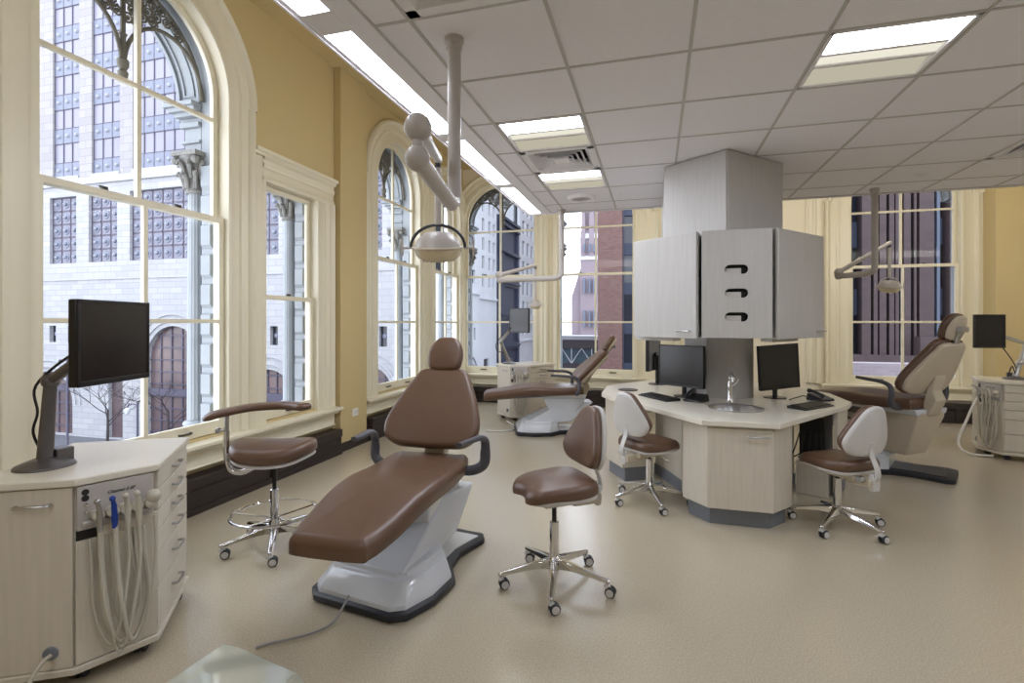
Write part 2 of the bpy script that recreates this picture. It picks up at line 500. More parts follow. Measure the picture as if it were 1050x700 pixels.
def arched_window(n, F, c, hw, cl, cr, fret=True, label=None, zc0=0.535):
    root = tag(empty('window_%d' % n, F(c, 0, 0)), label, 'window', kind='structure')
    G = Frame(F.o - root.location, F.u, F.w)
    # casing
    zs = SPR
    def path(side_only=None):
        P = [(c - hw, zc0, -1, 0), (c - hw, zs, -1, 0)]
        for i in range(1, 24):
            a = PI - PI * i / 24; P.append((c + hw * math.cos(a), zs + hw * math.sin(a), math.cos(a), math.sin(a)))
        P += [(c + hw, zs, 1, 0), (c + hw, zc0, 1, 0)]
        return P
    b = MB()
    pth = path(); m = len(pth) // 2
    sweep(b, G, pth[:2], cas_prof(cl)); sweep(b, G, pth[-2:], cas_prof(cr))
    sweep(b, G, pth[1:-1], cas_prof(min(max(cl, cr), 0.32)))
    b.build('casing', M['cream'], root, smooth=50)
    # sashes
    u0, u1 = c - hw, c + hw; st = 0.05; mu = 0.016
    zr, z1, z2 = 2.39, 1.515, 3.255
    cells = []
    for a, e in ((u0 + st, c - mu), (c + mu, u1 - st)):
        cells.append([(a, ZB + 0.105), (e, ZB + 0.105), (e, z1 - mu), (a, z1 - mu)])
        cells.append([(a, z1 + mu), (e, z1 + mu), (e, zr - 0.025), (a, zr - 0.025)])
    f = sash(G, root, 'lower_sash', [(u0, ZB), (u1, ZB), (u1, zr + 0.022), (u0, zr + 0.022)], cells, 0.02, 0.06)
    for s_ in (-0.4, 0.4): lock(G, root, c + s_ * hw, zr + 0.022, 0.05)
    for s_ in (-0.45, 0.45): lift(G, root, c + s_ * hw, ZB + 0.05, 0.03)
    R = hw - st
    cells = [[(u0 + st, zr + 0.022), (c - mu, zr + 0.022), (c - mu, z2 - mu), (u0 + st, z2 - mu)],
             [(c + mu, zr + 0.022), (u1 - st, zr + 0.022), (u1 - st, z2 - mu), (c + mu, z2 - mu)]]
    t0 = math.asin(mu / R)
    cells.append([(c + mu, z2 + mu), (u1 - st, z2 + mu)] + arc((c, zs), R, 0, PI / 2 - t0, 10))
    cells.append([(c - mu, z2 + mu)] + arc((c, zs), R, PI / 2 + t0, PI, 10) + [(u0 + st, z2 + mu)])
    sash(G, root, 'upper_sash', [(u0, zr - 0.02), (u1, zr - 0.02)] + arc((c, zs), hw, 0, PI, 24), cells, 0.085, 0.125)
    if fret: fretwork(G, root, c, hw)
    return root

arched_window(1, FL, *ARCHES_L[0], 0.34, 0.30, label='large arched window behind the monitor on the corner cart')
arched_window(2, FL, *ARCHES_L[1], 0.34, 0.29, label='arched window past the ochre pilaster on the left wall')
arched_window(3, FL, *ARCHES_L[2], 0.285, 0.20, label='narrow arched window in the far left corner behind the ceiling lamp')
arched_window(4, FF, *ARCHES_F[0], 0.15, 0.24, label='arched window on the far wall beside the room corner')
arched_window(5, FF, *ARCHES_F[1], 0.21, 0.42, fret=False, label='tall window on the far wall looking on the red brick tower')
arched_window(6, FF, *ARCHES_F[2], 0.36, 0.42, fret=False, label='tall window on the far wall behind the raised dental chair')
# plain window beside the large arch
root = tag(empty('window_7', FL(4.42, 0, 0)), 'small square-headed sash window between the large arch and pilaster', 'window', kind='structure')
G = Frame(FL.o - root.location, FL.u, FL.w)
a, e, h = RECT_L
b = MB()
sweep(b, G, [(a, 0.535, -1, 0), (a, h, -1, 0)], [(0, 0.12), (0, -0.02), (0.04, -0.02), (0.04, 0)])
sweep(b, G, [(e, 0.535, 1, 0), (e, h, 1, 0)], cas_prof(0.29))
sweep(b, G, [(a - 0.05, h, 0, 1), (e + 0.29, h, 0, 1)], cas_prof(0.28))
fbox(b, G, 3.87, 3.998, -0.02, 0.0, 0.535, h + 0.25)
fbox(b, G, 3.87, e + 0.31, -0.075, 0.0, h + 0.255, h + 0.29)
fbox(b, G, 3.87, e + 0.30, -0.055, 0.0, h + 0.225, h + 0.255)
b.build('casing', M['cream'], root, smooth=50)
sash(G, root, 'lower_sash', [(a, ZB), (e, ZB), (e, 1.775), (a, 1.775)], [[(a + 0.045, ZB + 0.1), (e - 0.045, ZB + 0.1), (e - 0.045, 1.73), (a + 0.045, 1.73)]], 0.03, 0.07)
sash(G, root, 'upper_sash', [(a, 1.735), (e, 1.735), (e, h), (a, h)], [[(a + 0.045, 1.775), (e - 0.045, 1.775), (e - 0.045, h - 0.05), (a + 0.045, h - 0.05)]], 0.075, 0.115)
lock(G, root, 4.42, 1.775, 0.05); lift(G, root, 4.42, ZB + 0.05, 0.03)
# moulded pilaster casings beside the far windows
def fluted(name, F, u0, u1, z0=0.535, z1=ZT):
    b = MB(); fbox(b, F, u0, u1, -0.05, 0.0, z0, z1)
    k = max(2, int((u1 - u0) / 0.09)); st = (u1 - u0) / k
    for i in range(k):
        fbox(b, F, u0 + (i + 0.22) * st, u0 + (i + 0.78) * st, -0.075, -0.04, z0, z1)
    struct(name, b, M['cream'], bevel=0.006)
fluted('trim_5', FF, 0.07, 0.42); fluted('trim_6', FF, 2.35, 2.58)

# outlet on the left pilaster
t = thing('wall_outlet', 'small white double wall outlet low on the ochre pilaster', 'outlet', FL(5.42, -0.09, 0.42))
G = Frame((0, 0, 0), FL.u, FL.w)
b = MB(); fbox(b, G, -0.06, 0.06, -0.007, 0.0, -0.045, 0.045); b.build('cover_plate', M['white'], t, bevel=0.003)
for s_ in (-0.028, 0.028):
    b = MB(); fbox(b, G, s_ - 0.018, s_ + 0.018, -0.010, -0.004, -0.028, 0.028); b.build('receptacle', M['shell'], t, bevel=0.002)

# ------------------------------------------------------------------ outside face of our own building
def quoins(name, F, u, sgn):
    b = MB(); z = ZB
    while z < 2.85:
        pts = [(0.17, 0), (0.35, 0)]
        u1 = u - sgn * 0.03
        vs = [F(u, 0.15, z + 0.02), F(u, 0.27, z + 0.02), F(u1, 0.26, z + 0.055), F(u1, 0.16, z + 0.055), F(u, 0.15, z + 0.24), F(u, 0.27, z + 0.24), F(u1, 0.26, z + 0.225), F(u1, 0.16, z + 0.225)]
        b.add(vs, [(0, 1, 2, 3), (4, 5, 6, 7), (3, 2, 6, 7), (0, 3, 7, 4), (1, 2, 6, 5)])
        z += 0.262
    struct(name, b, M['facade'], smooth=0)

def fcol(name, F, u, zt=2.68):
    """Engaged fluted column with a leafy capital, on a pedestal, outside the glass."""
    p = F(u, 0.375, 0); n = 64
    root = tag(empty(name, p), kind='structure')
    b = MB()
    loops = []
    for z, r in ((0.62, 0.072), (1.6, 0.07), (zt - 0.02, 0.063)):
        loops.append([(r * (1 - 0.07 * (0.5 + 0.5 * math.cos(16 * 2 * PI * k / n))) * math.cos(2 * PI * k / n), r * (1 - 0.07 * (0.5 + 0.5 * math.cos(16 * 2 * PI * k / n))) * math.sin(2 * PI * k / n), z) for k in range(n)])
    b.loft(loops); b.build('shaft', M['facade'], root, smooth=60)
    b = MB(); b.lathe([(0.125, 0.45), (0.125, 0.50), (0.12, 0.52), (0.128, 0.545), (0.118, 0.565), (0.095, 0.575), (0.105, 0.60), (0.10, 0.615), (0.084, 0.63)], n=24)
    b.box(-0.14, 0.14, -0.14, 0.14, -4.6, 0.455); b.build('base', M['facade'], root)
    b = MB(); b.lathe([(0.08, zt - 0.03), (0.088, zt - 0.015), (0.078, zt), (0.074, zt + 0.1), (0.09, zt + 0.22), (0.13, zt + 0.29)], n=20)
    for row, (z0, rr, hh, cnt) in enumerate(((0.01, 0.082, 0.13, 8), (0.10, 0.088, 0.14, 8))):
        for k in range(cnt):
            a = 2 * PI * (k + 0.5 * row) / cnt
            d = Vector((math.cos(a), math.sin(a), 0))
            b.tube(catmull([d * rr + Vector((0, 0, zt + z0)), d * (rr + 0.02) + Vector((0, 0, zt + z0 + hh * 0.7)), d * (rr + 0.055) + Vector((0, 0, zt + z0 + hh)), d * (rr + 0.06) + Vector((0, 0, zt + z0 + hh * 0.8))], 3), [0.02] * 4 + [0.022] * 3 + [0.014] * 3, 6)
    for k in range(4):
        a = PI / 4 + k * PI / 2; d = Vector((math.cos(a), math.sin(a), 0))
        b.ball(d * 0.155 + Vector((0, 0, zt + 0.25)), 0.035, 8)
    b.box(-0.135, 0.135, -0.135, 0.135, zt + 0.29, zt + 0.33)
    b.build('capital', M['facade2'], root)
    return root

def entablature(name, F, u, hw=0.10):
    b = MB()
    fbox(b, F, u - hw, u + hw, 0.285, 0.47, 3.01, 3.10); fbox(b, F, u - hw - 0.02, u + hw + 0.02, 0.285, 0.50, 3.10, 3.125)
    fbox(b, F, u - hw, u + hw, 0.285, 0.47, 3.125, 3.24)
    fbox(b, F, u - hw - 0.03, u + hw + 0.03, 0.285, 0.50, 3.24, 3.285)
    for k in range(7):
        uu = u - hw + k * (2 * hw - 0.03) / 6
        fbox(b, F, uu, uu + 0.03, 0.285, 0.52, 3.285, 3.33)
    fbox(b, F, u - hw - 0.05, u + hw + 0.05, 0.285, 0.54, 3.33, 3.37); fbox(b, F, u - hw - 0.08, u + hw + 0.08, 0.285, 0.58, 3.37, 3.41)
    fbox(b, F, u - hw - 0.10, u + hw + 0.10, 0.285, 0.62, 3.41, 3.45)
    struct(name, b, M['facade'], bevel=0.006)

def arch_panels(name, F, c, hw):
    """The deep outer arch resting on the entablatures, with panelled soffit and moulded edges."""
    b = MB()
    def P(a0, a1, n): return [(c + hw * math.cos(a0 + (a1 - a0) * i / n), SPR + hw * math.sin(a0 + (a1 - a0) * i / n), math.cos(a0 + (a1 - a0) * i / n), math.sin(a0 + (a1 - a0) * i / n)) for i in range(n + 1)]
    sweep(b, F, P(0, PI, 32), [(0.0, 0.28), (0.0, 0.54), (0.06, 0.56), (0.08, 0.60), (0.16, 0.60), (0.2, 0.56), (0.2, 0.28)])
    for w0, w1, o in ((0.285, 0.31, 0.025), (0.50, 0.53, 0.025)):
        sweep(b, F, P(0, PI, 32), [(0.02, w0), (-o, w0), (-o, w1), (0.02, w1)])
    for a0, a1 in ((0.10, 0.85), (1.0, 2.14), (2.29, 3.04)):
        for w0, w1 in ((0.345, 0.36), (0.45, 0.465)):
            sweep(b, F, P(a0, a1, 10), [(0.02, w0), (-0.014, w0), (-0.014, w1), (0.02, w1)])
        for a in (a0, a1):
            sweep(b, F, P(a - 0.01, a + 0.01, 1), [(0.02, 0.345), (-0.014, 0.345), (-0.014, 0.465), (0.02, 0.465)])
    struct(name, b, M['facade'], smooth=50)

spots = [(FL, ARCHES_L[0][0] + ARCHES_L[0][1] + 0.012, 1), (FL, RECT_L[1] + 0.012, 1), (FL, ARCHES_L[1][0] + ARCHES_L[1][1] + 0.012, 1),
         (FL, ARCHES_L[2][0] + ARCHES_L[2][1] + 0.012, 1), (FF, ARCHES_F[0][0] - ARCHES_F[0][1] - 0.012, -1), (FF, ARCHES_F[1][0] - ARCHES_F[1][1] - 0.012, -1)]
for i, (F, u, sg) in enumerate(spots):
    quoins('trim_facade_quoins', F, u, sg)
    fcol('column_facade', F, u + sg * 0.03)
    entablature('trim_facade_entablature', F, u + sg * 0.10)
for F, lst in ((FL, ARCHES_L), (FF, ARCHES_F)):
    for c, hw in lst: arch_panels('trim_facade_arch', F, c, hw + 0.012)

# ------------------------------------------------------------------ dropped ceiling with grid, lights, vents
T = 0.61; GX0, GY0 = -1.055, 2.055
XE, YE = -1.52, 6.14
gx = [GX0 + T * k for k in range(0, 13)]; gx = [x for x in gx if x < XR - 0.02]
gy = [GY0 + T * k for k in range(-7, 7)]
lights = [(0, 2), (0, 4), (3, 1), (6, 1), (3, -3), (9, 1), (9, 4), (8, -1)]  # entries without their own label are out of view, added for fill light
vents = [(0, -1), (0, 3), (6, 4)]
skip = set((i, j) for i, j in lights) | set(vents)
b = MB()
xs = [XE + 0.165, -1.23] + gx + [XR - 0.005]
ys = [YB + 0.005] + gy + [YE]
def cell_ij(x0, y0): return (round((x0 - GX0) / T), round((y0 - GY0) / T))
def isgrid(x0, o): return abs((x0 - o) / T - round((x0 - o) / T)) < 0.01
for a in range(len(xs) - 1):
    for c in range(len(ys) - 1):
        if isgrid(xs[a], GX0) and isgrid(ys[c], GY0) and cell_ij(xs[a], ys[c]) in skip: continue
        b.add([(xs[a], ys[c], ZC), (xs[a + 1], ys[c], ZC), (xs[a + 1], ys[c + 1], ZC), (xs[a], ys[c + 1], ZC)], [(0, 1, 2, 3)])
# edges and top of the hung ceiling
b.add([(XE, YB + 0.005, ZC + 0.2), (XR - 0.005, YB + 0.005, ZC + 0.2), (XR - 0.005, YE, ZC + 0.2), (XE, YE, ZC + 0.2)], [(0, 1, 2, 3)])
b.box(XE - 0.012, XE, YB + 0.005, YE, ZC - 0.01, ZC + 0.2); b.box(XE, XR - 0.005, YE, YE + 0.012, ZC - 0.012, ZC + 0.2)
b.box(XE, XE + 0.02, YB + 0.005, YE, ZC - 0.002, ZC + 0.03)
ceil = tag(b.build('ceiling', M['ceil'], smooth=0), kind='structure')
g = MB()
hw_ = 0.0085
for x in gx: g.box(x - hw_, x + hw_, YB + 0.005, YE - 0.02, ZC - 0.004, ZC + 0.01)
g.box(-1.23 - 0.006, -1.23 + 0.006, YB + 0.005, YE - 0.02, ZC - 0.006, ZC + 0.01)
for y in gy: g.box(-1.23, XR - 0.01, y - hw_, y + hw_, ZC - 0.0035, ZC + 0.01)
g.box(-1.23, XR - 0.01, YE - 0.03, YE - 0.02, ZC - 0.006, ZC + 0.01)
g.build('ceiling_grid', M['grid'], ceil, smooth=0)

# troffer lights (one 2 x 2 ft tile each)
LL = {(0, 2): 'square ceiling light next to the ceiling strip, nearer side of the vent', (0, 4): 'square ceiling light on the far side of the left vent',
      (3, 1): 'large square ceiling light at the upper right of the room'}
def troffer(i, j):
    t = thing('ceiling_light', LL.get((i, j), 'unseen square ceiling light added to fill the room with light'), 'ceiling light', (GX0 + T * (i + 0.5), GY0 + T * (j + 0.5), ZC), 0, 'recessed ceiling lights')
    h = T / 2 - 0.012
    b = MB()
    for x0, x1, y0, y1 in ((-h, h, -h, -h + 0.02), (-h, h, h - 0.02, h), (-h, -h + 0.02, -h, h), (h - 0.02, h, -h, h)): b.box(x0, x1, y0, y1, -0.004, 0.07)
    b.box(-h, h, -h, h, 0.07, 0.09)
    b.build('housing', M['gyp'], t, bevel=0.002)
    k = h - 0.02
    b = MB(); b.add([(-k, -k, 0.004), (k, -k, 0.004), (k, -0.07, 0.035), (-k, -0.07, 0.035)], [(0, 1, 2, 3)]); b.build('diffuser', M['lens_a'], t, smooth=0)
    b = MB(); b.add([(-k, -0.045, 0.012), (k, -0.045, 0.012), (k, 0.055, 0.012), (-k, 0.055, 0.012)], [(0, 1, 2, 3)]); b.build('diffuser', M['lens_m'], t, smooth=0)
    b = MB(); b.add([(-k, 0.08, 0.035), (k, 0.08, 0.035), (k, k, 0.004), (-k, k, 0.004)], [(0, 1, 2, 3)]); b.build('diffuser', M['reflector_glow'], t, smooth=0)  # far reflector band, its dim brightness painted as a glow
    for y in (-0.058, 0.068):
        b = MB(); b.box(-k, k, y - 0.013, y + 0.013, 0.004, 0.06); b.build('divider', M['gyp'], t)
for i, j in lights: troffer(i, j)

VL = {(0, -1): 'square ceiling vent at the top edge above the lamp pole', (0, 3): 'square ceiling vent between the two left ceiling lights', (6, 4): 'square ceiling vent at the right edge of the photo'}
for i, j in vents:
    t = thing('ceiling_vent', VL[(i, j)], 'vent', (GX0 + T * (i + 0.5), GY0 + T * (j + 0.5), ZC), 0, 'ceiling air vents')
    h = T / 2 - 0.012
    b = MB()
    H = T / 2 - 0.002
    for x0, x1, y0, y1 in ((-H, H, -H, -h + 0.05), (-H, H, h - 0.05, H), (-H, -h + 0.05, -H, H), (h - 0.05, H, -H, H)): b.box(x0, x1, y0, y1, -0.003, 0.015)
    b.build('frame', M['gyp'], t, bevel=0.002)
    b = MB(); b.box(-h, h, -h, h, 0.10, 0.12); b.build('duct', M['black'], t)
    for q in range(5):
        r0 = h - 0.05 - q * 0.045; r1 = r0 - 0.036
        b = MB()
        b.loft([[(-r0, -r0, -0.002), (r0, -r0, -0.002), (r0, r0, -0.002), (-r0, r0, -0.002)], [(-r1, -r1, 0.04), (r1, -r1, 0.04), (r1, r1, 0.04), (-r1, r1, 0.04)]], cap=False)
        b.build('louvre', M['gyp'], t, smooth=0)
    b = MB(); b.box(-0.06, 0.06, -0.06, 0.06, 0.0, 0.02); b.build('centre_plate', M['gyp'], t)

# strip lights along the ceiling edge
seg = [(-2.55, -0.95), (-0.82, 0.42), (0.57, 1.90), (2.06, 3.36), (3.51, 4.74), (4.88, 6.10)]
SL = ['strip light', 'strip light', 'first bright strip light at the top edge of the photo', 'bright strip light along the ceiling edge, the one nearest the lamp pole',
      'bright strip light along the ceiling edge, behind the lamp pole', 'bright strip light at the far end of the ceiling edge']
for k, (y0, y1) in enumerate(seg):
    t = thing('ceiling_strip_light', SL[k] if k > 1 else 'ceiling edge strip light behind the camera', 'strip light', ((XE + XE + 0.165) / 2, (y0 + y1) / 2, ZC), 0, 'strip lights along the ceiling edge')
    hy = (y1 - y0) / 2
    b = MB(); b.add([(-0.058, -hy, -0.001), (0.08, -hy, -0.001), (0.08, hy, -0.001), (-0.058, hy, -0.001)], [(0, 1, 2, 3)]); b.build('lens', M['lens_strip'], t, smooth=0)
    b = MB(); b.box(-0.062, 0.082, -hy, hy, 0.004, 0.06); b.build('housing', M['gyp'], t)
    b = MB(); b.add([(-0.0960, -hy, 0.02), (-0.0960, hy, 0.02), (-0.0960, hy, 0.18), (-0.0960, -hy, 0.18)], [(0, 1, 2, 3)]); b.build('side_fill_lens', M['lens_side_fill'], t, smooth=0)  # unseen outer face, added to light the upper wall and ceiling
b = MB()
for (a0, a1), (b0, b1) in zip(seg[:-1], seg[1:]):
    b.box(XE + 0.02, XE + 0.165, a1, b0, ZC - 0.001, ZC + 0.05)
b.box(XE + 0.02, XE + 0.165, 6.10, YE, ZC - 0.001, ZC + 0.05)
struct('trim_7', b, M['gyp'], smooth=0)

for k in range(5):
    x0 = -1.4 + 1.45 * k
    t = thing('ceiling_strip_light', 'strip light on the far face of the hung ceiling, washing the far wall', 'strip light', (x0 + 0.65, YE + 0.014, ZC), 0, 'wall-washing strip lights')
    b = MB(); b.add([(-0.62, 0.022, 0.02), (0.62, 0.022, 0.02), (0.62, 0.022, 0.17), (-0.62, 0.022, 0.17)], [(0, 1, 2, 3)]); b.build('lens', M['lens_far'], t, smooth=0)
    b = MB(); b.box(-0.64, 0.64, 0.0, 0.018, 0.01, 0.18); b.build('housing', M['gyp'], t)
# round speaker and sprinkler heads
t = thing('ceiling_speaker', 'round white ceiling speaker beyond the far square light', 'speaker', (-0.76, 5.45, ZC))
b = MB()
for r in (0.03, 0.055, 0.08): b.lathe([(r - 0.012, -0.010), (r - 0.010, -0.018), (r + 0.004, -0.016), (r + 0.006, -0.010)], n=28)
b.lathe([(0.0, -0.012), (0.10, -0.012), (0.10, -0.002)], n=28); b.build('grille', M['panel'], t)
b = MB(); b.lathe([(0.098, -0.004), (0.10, -0.026), (0.125, -0.028), (0.15, -0.012), (0.155, 0.0)], n=28); b.build('rim', M['gyp'], t)
for lab, (x, y) in (('small ceiling sprinkler cap beside the round speaker', (-0.38, 5.42)), ('small ceiling sprinkler cap before the right far window', (2.33, 5.46)),):
    b = MB(); b.lathe([(0.0, -0.02), (0.025, -0.018), (0.04, -0.01), (0.055, -0.004), (0.055, 0.0)], (0, 0, 0), 20)
    o = b.build('ceiling_sprinkler', M['gyp']); o.location = (x, y, ZC); tag(o, lab, 'sprinkler', 'ceiling sprinklers')

# ------------------------------------------------------------------ dental chair
def chair(name, label, loc, base_rot, seat_rot, Zs, back_len=0.56, lean=58, group='dental chairs', toe=1.0):
    t = thing(name, label, 'dental chair', loc, base_rot, group)
    R = Matrix.Rotation(seat_rot - base_rot, 4, 'Z')
    half = [(0.25, -0.455), (0.32, -0.40), (0.37, -0.22), (0.36, 0.0), (0.25, 0.14), (0.21, 0.32), (0.25, 0.56), (0.21, 0.62)]
    outline = half + [(-x, y) for x, y in reversed(half)]
    ol = outline
    b = MB(); b.loft([[(x, y, 0.0) for x, y in inset(ol, 0.012)], [(x, y, 0.012) for x, y in ol], [(x, y, 0.04) for x, y in ol], [(x, y, 0.05) for x, y in inset(ol, 0.012)]])
    b.build('base_plate', M['rubber'], t, smooth=45)
    # painted base cover: low skirt, sloped shoulder, flat upper tier
    h2 = [(0.235, -0.435), (0.30, -0.385), (0.345, -0.21), (0.335, 0.0), (0.23, 0.12)]
    o2 = h2 + [(-x, y) for x, y in reversed(h2)]
    def sc(o, s, dy=0): return [(x * s, (y - 0.1) * s + 0.1 + dy) for x, y in o]
    b = MB()
    b.loft([[(x, y, 0.045) for x, y in o2], [(x, y, 0.07) for x, y in sc(o2, 0.99)], [(x, y, 0.145) for x, y in sc(o2, 0.87)], [(x, y, 0.155) for x, y in sc(o2, 0.84)],
            [(x, y, 0.157) for x, y in sc(o2, 0.79)], [(x, y, 0.182) for x, y in sc(o2, 0.76)], [(x, y, 0.188) for x, y in sc(o2, 0.73)]])
    b.build('base_cover', M['white_pl'], t, bevel=0.008, smooth=25)
    b = MB(); h3 = [(0.19, 0.10), (0.17, 0.32), (0.21, 0.55)]
    o3 = h3 + [(-x, y) for x, y in reversed(h3)]
    b.prism(o3, 0.045, 0.058); b.build('tail_cover', M['shell'] if Zs < 0.7 else M['rubber'], t, bevel=0.004)
    # swept lift arm
    b = MB()
    zt = Zs - 0.19
    L = []
    for k in range(7):
        q = k / 6
        y = -0.31 + (0.52 if Zs < 0.7 else 0.34) * q; z = 0.175 + (zt - 0.175) * (q ** 1.15); hw = 0.225 - 0.075 * q
        dy = 0.34 + 0.06 * q
        L.append([(-hw, y, z), (hw, y, z), (hw * 0.95, y + dy, z - 0.02 - 0.10 * (1 - abs(2 * q - 1))), (-hw * 0.95, y + dy, z - 0.02 - 0.10 * (1 - abs(2 * q - 1)))])
    b.loft(L); b.build('lift_arm', M['white_pl'], t, bevel=0.012, smooth=40)
    b = MB(R.copy())
    lo_ = 0.16 if Zs < 0.7 else 0.36
    b.loft([[(-0.15, 0.02, zt - lo_), (0.15, 0.02, zt - lo_), (0.15, 0.36, zt - lo_), (-0.15, 0.36, zt - lo_)],
            [(-0.19, -0.06, zt + 0.02), (0.19, -0.06, zt + 0.02), (0.19, 0.50, zt + 0.02), (-0.19, 0.50, zt + 0.02)],
            [(-0.18, -0.05, zt + 0.075), (0.18, -0.05, zt + 0.075), (0.18, 0.50, zt + 0.075), (-0.18, 0.50, zt + 0.075)]])
    b.build('seat_support', M['white_pl'] if Zs < 0.7 else M['beige_pl'], t, bevel=0.012)
    b = MB(R.copy())
    def shell_loop(hw, ya, yb, z, zf): return [(-hw * 0.8, ya, zf), (hw * 0.8, ya, zf), (hw, ya + 0.18, (z + zf) / 2), (hw, yb, z), (-hw, yb, z), (-hw, ya + 0.18, (z + zf) / 2)]
    b.loft([shell_loop(0.15, -0.10, 0.46, Zs - 0.17, Zs - 0.15), shell_loop(0.21, -0.30, 0.50, Zs - 0.145, Zs - 0.135), shell_loop(0.235, -0.40, 0.50, Zs - 0.09, Zs - 0.115)])
    b.build('seat_shell', M['white_pl'] if Zs < 0.7 else M['white_pl'], t, bevel=0.01)
    if Zs > 0.7:
        b = MB(R.copy()); b.tube(catmull([(0.0, 0.05, 0.44), (-0.02, -0.18, 0.47), (-0.05, -0.42, 0.50), (-0.06, -0.52, 0.48)], 5), 0.028, 10); b.build('delivery_arm', M['beige_pl'], t)
        b = MB(R.copy()); b.ball((-0.06, -0.55, 0.40), 0.11, 16, (0.8, 1.0, 0.7)); b.build('instrument_pod', M['white_pl'], t)
    # seat and leg cushion
    hs = [(0.155, -0.80), (0.20, -0.765), (0.228, -0.68), (0.262, -0.45), (0.292, -0.15), (0.288, 0.15), (0.276, 0.36), (0.255, 0.44), (0.205, 0.47)]
    hs = [(x, y if y > 0 else y * toe) for x, y in hs]
    os_ = hs + [(-x, y) for x, y in reversed(hs)]
    def prof(y):
        if y > 0.05: return 0.012 * (y - 0.05) / 0.4
        q = (0.05 - y) / 0.85
        return -0.012 * q - 0.055 * q * q + 0.02 * math.sin(PI * min(1, q * 1.4))
    b = MB(R.copy()); pillow(b, smooth_loop(os_, 4), 0.105, 0.042, 0.016, lambda x, y, z: (x, y, Zs - 0.105 + prof(y) + z))
    b.build('seat_cushion', M['vinyl'], t, smooth=60)
    # back: axis tilted
    a = math.radians(lean)
    hinge = Vector((0, 0.41, Zs + 0.045))
    ax = Vector((0, math.cos(a), math.sin(a))); nrm = Vector((0, -math.sin(a), math.cos(a)))   # nrm points to the patient side
    def bk(x, v, n, curve=0.0): return tuple(hinge + Vector((x, 0, 0)) + ax * v + nrm * (n + curve * x * x))
    hb = [(0.10, 0.0), (0.235, 0.005), (0.315, 0.05), (0.338, 0.13), (0.325, 0.22), (0.275, 0.36), (0.215, 0.49), (0.18, 0.555), (0.13, 0.58), (0.05, 0.585)]
    ob = hb + [(-x, y) for x, y in reversed(hb)]
    obs = smooth_loop(ob, 4)
    b = MB(R.copy()); pillow(b, obs, 0.075, 0.034, 0.012, lambda x, y, z: bk(x, y, z - 0.012, 0.35)); b.build('back_cushion', M['vinyl'], t, smooth=60)
    b = MB(R.copy()); pillow(b, inset(obs, 0.018), 0.05, 0.025, 0.008, lambda x, y, z: bk(x, y, -z, 0.35)); b.build('back_shell', M['beige_pl'], t, smooth=60)
    b = MB(R.copy())
    b.loft([[(-0.075, 0.40, Zs - 0.15), (0.075, 0.40, Zs - 0.15), (0.075, 0.52, Zs - 0.15), (-0.075, 0.52, Zs - 0.15)],
            [(-0.075, 0.475, Zs + 0.0), (0.075, 0.475, Zs + 0.0), (0.075, 0.58, Zs + 0.0), (-0.075, 0.58, Zs + 0.0)],
            [bk(-0.07, 0.10, -0.045), bk(0.07, 0.10, -0.045), bk(0.07, 0.10, -0.10), bk(-0.07, 0.10, -0.10)], [bk(-0.07, 0.24, -0.05), bk(0.07, 0.24, -0.05), bk(0.07, 0.24, -0.07), bk(-0.07, 0.24, -0.07)]])
    b.build('back_bracket', M['beige_pl'], t, bevel=0.01)
    # headrest
    a2 = a + math.radians(10)
    hc = hinge + ax * 0.70 + nrm * 0.035
    ax2 = Vector((0, math.cos(a2), math.sin(a2))); n2 = Vector((0, -math.sin(a2), math.cos(a2)))
    oh = [(0.09, -0.125), (0.128, -0.06), (0.125, 0.02), (0.095, 0.085), (0.05, 0.12)]
    oh = smooth_loop(oh + [(-x, y) for x, y in reversed(oh)], 4)
    hf = lambda x, y, z: tuple(hc + Vector((x, 0, 0)) + ax2 * y + n2 * (z + 0.8 * x * x))
    b = MB(R.copy()); pillow(b, oh, 0.065, 0.03, 0.012, hf)
    h = b.build('headrest', M['vinyl'], t, smooth=60)
    b = MB(R.copy()); pillow(b, inset(oh, 0.012), 0.03, 0.015, 0.004, lambda x, y, z: hf(x, y, -z)); b.build('headrest_shell', M['beige_pl'], h, smooth=60)
    b = MB(R.copy()); p0 = hinge + ax * 0.54 - nrm * 0.03; p1 = hc - n2 * 0.045
    b.loft([[tuple(p + Vector((sx * 0.03, 0, 0)) + n2 * sn * 0.008) for sx, sn in ((-1, -1), (1, -1), (1, 1), (-1, 1))] for p in (p0, p0.lerp(p1, 0.5), p1)])
    b.box(-0.05, 0.05, p1.y - 0.02, p1.y + 0.03, p1.z - 0.03, p1.z + 0.02)
    b.build('headrest_bracket', M['steel'], t, bevel=0.004)
    # armrests
    for sx in (-1, 1):
        P = catmull([(sx * 0.215, 0.37, Zs - 0.075), (sx * 0.31, 0.37, Zs - 0.07), (sx * 0.385, 0.38, Zs - 0.03), (sx * 0.395, 0.39, Zs + 0.052), (sx * 0.395, 0.375, Zs + 0.127), (sx * 0.385, 0.29, Zs + 0.162), (sx * 0.36, 0.15, Zs + 0.170), (sx * 0.34, 0.02, Zs + 0.177)], 5)
        n = len(P)
        rs = [0.034 if i < n * 0.42 else 0.031 - 0.010 * (i - n * 0.42) / (n * 0.58) for i in range(n)]
        b = MB(R.copy()); b.tube(P, rs, 12, flat=0.72); b.build('armrest', M['grey_arm'], t, smooth=60)
    return t

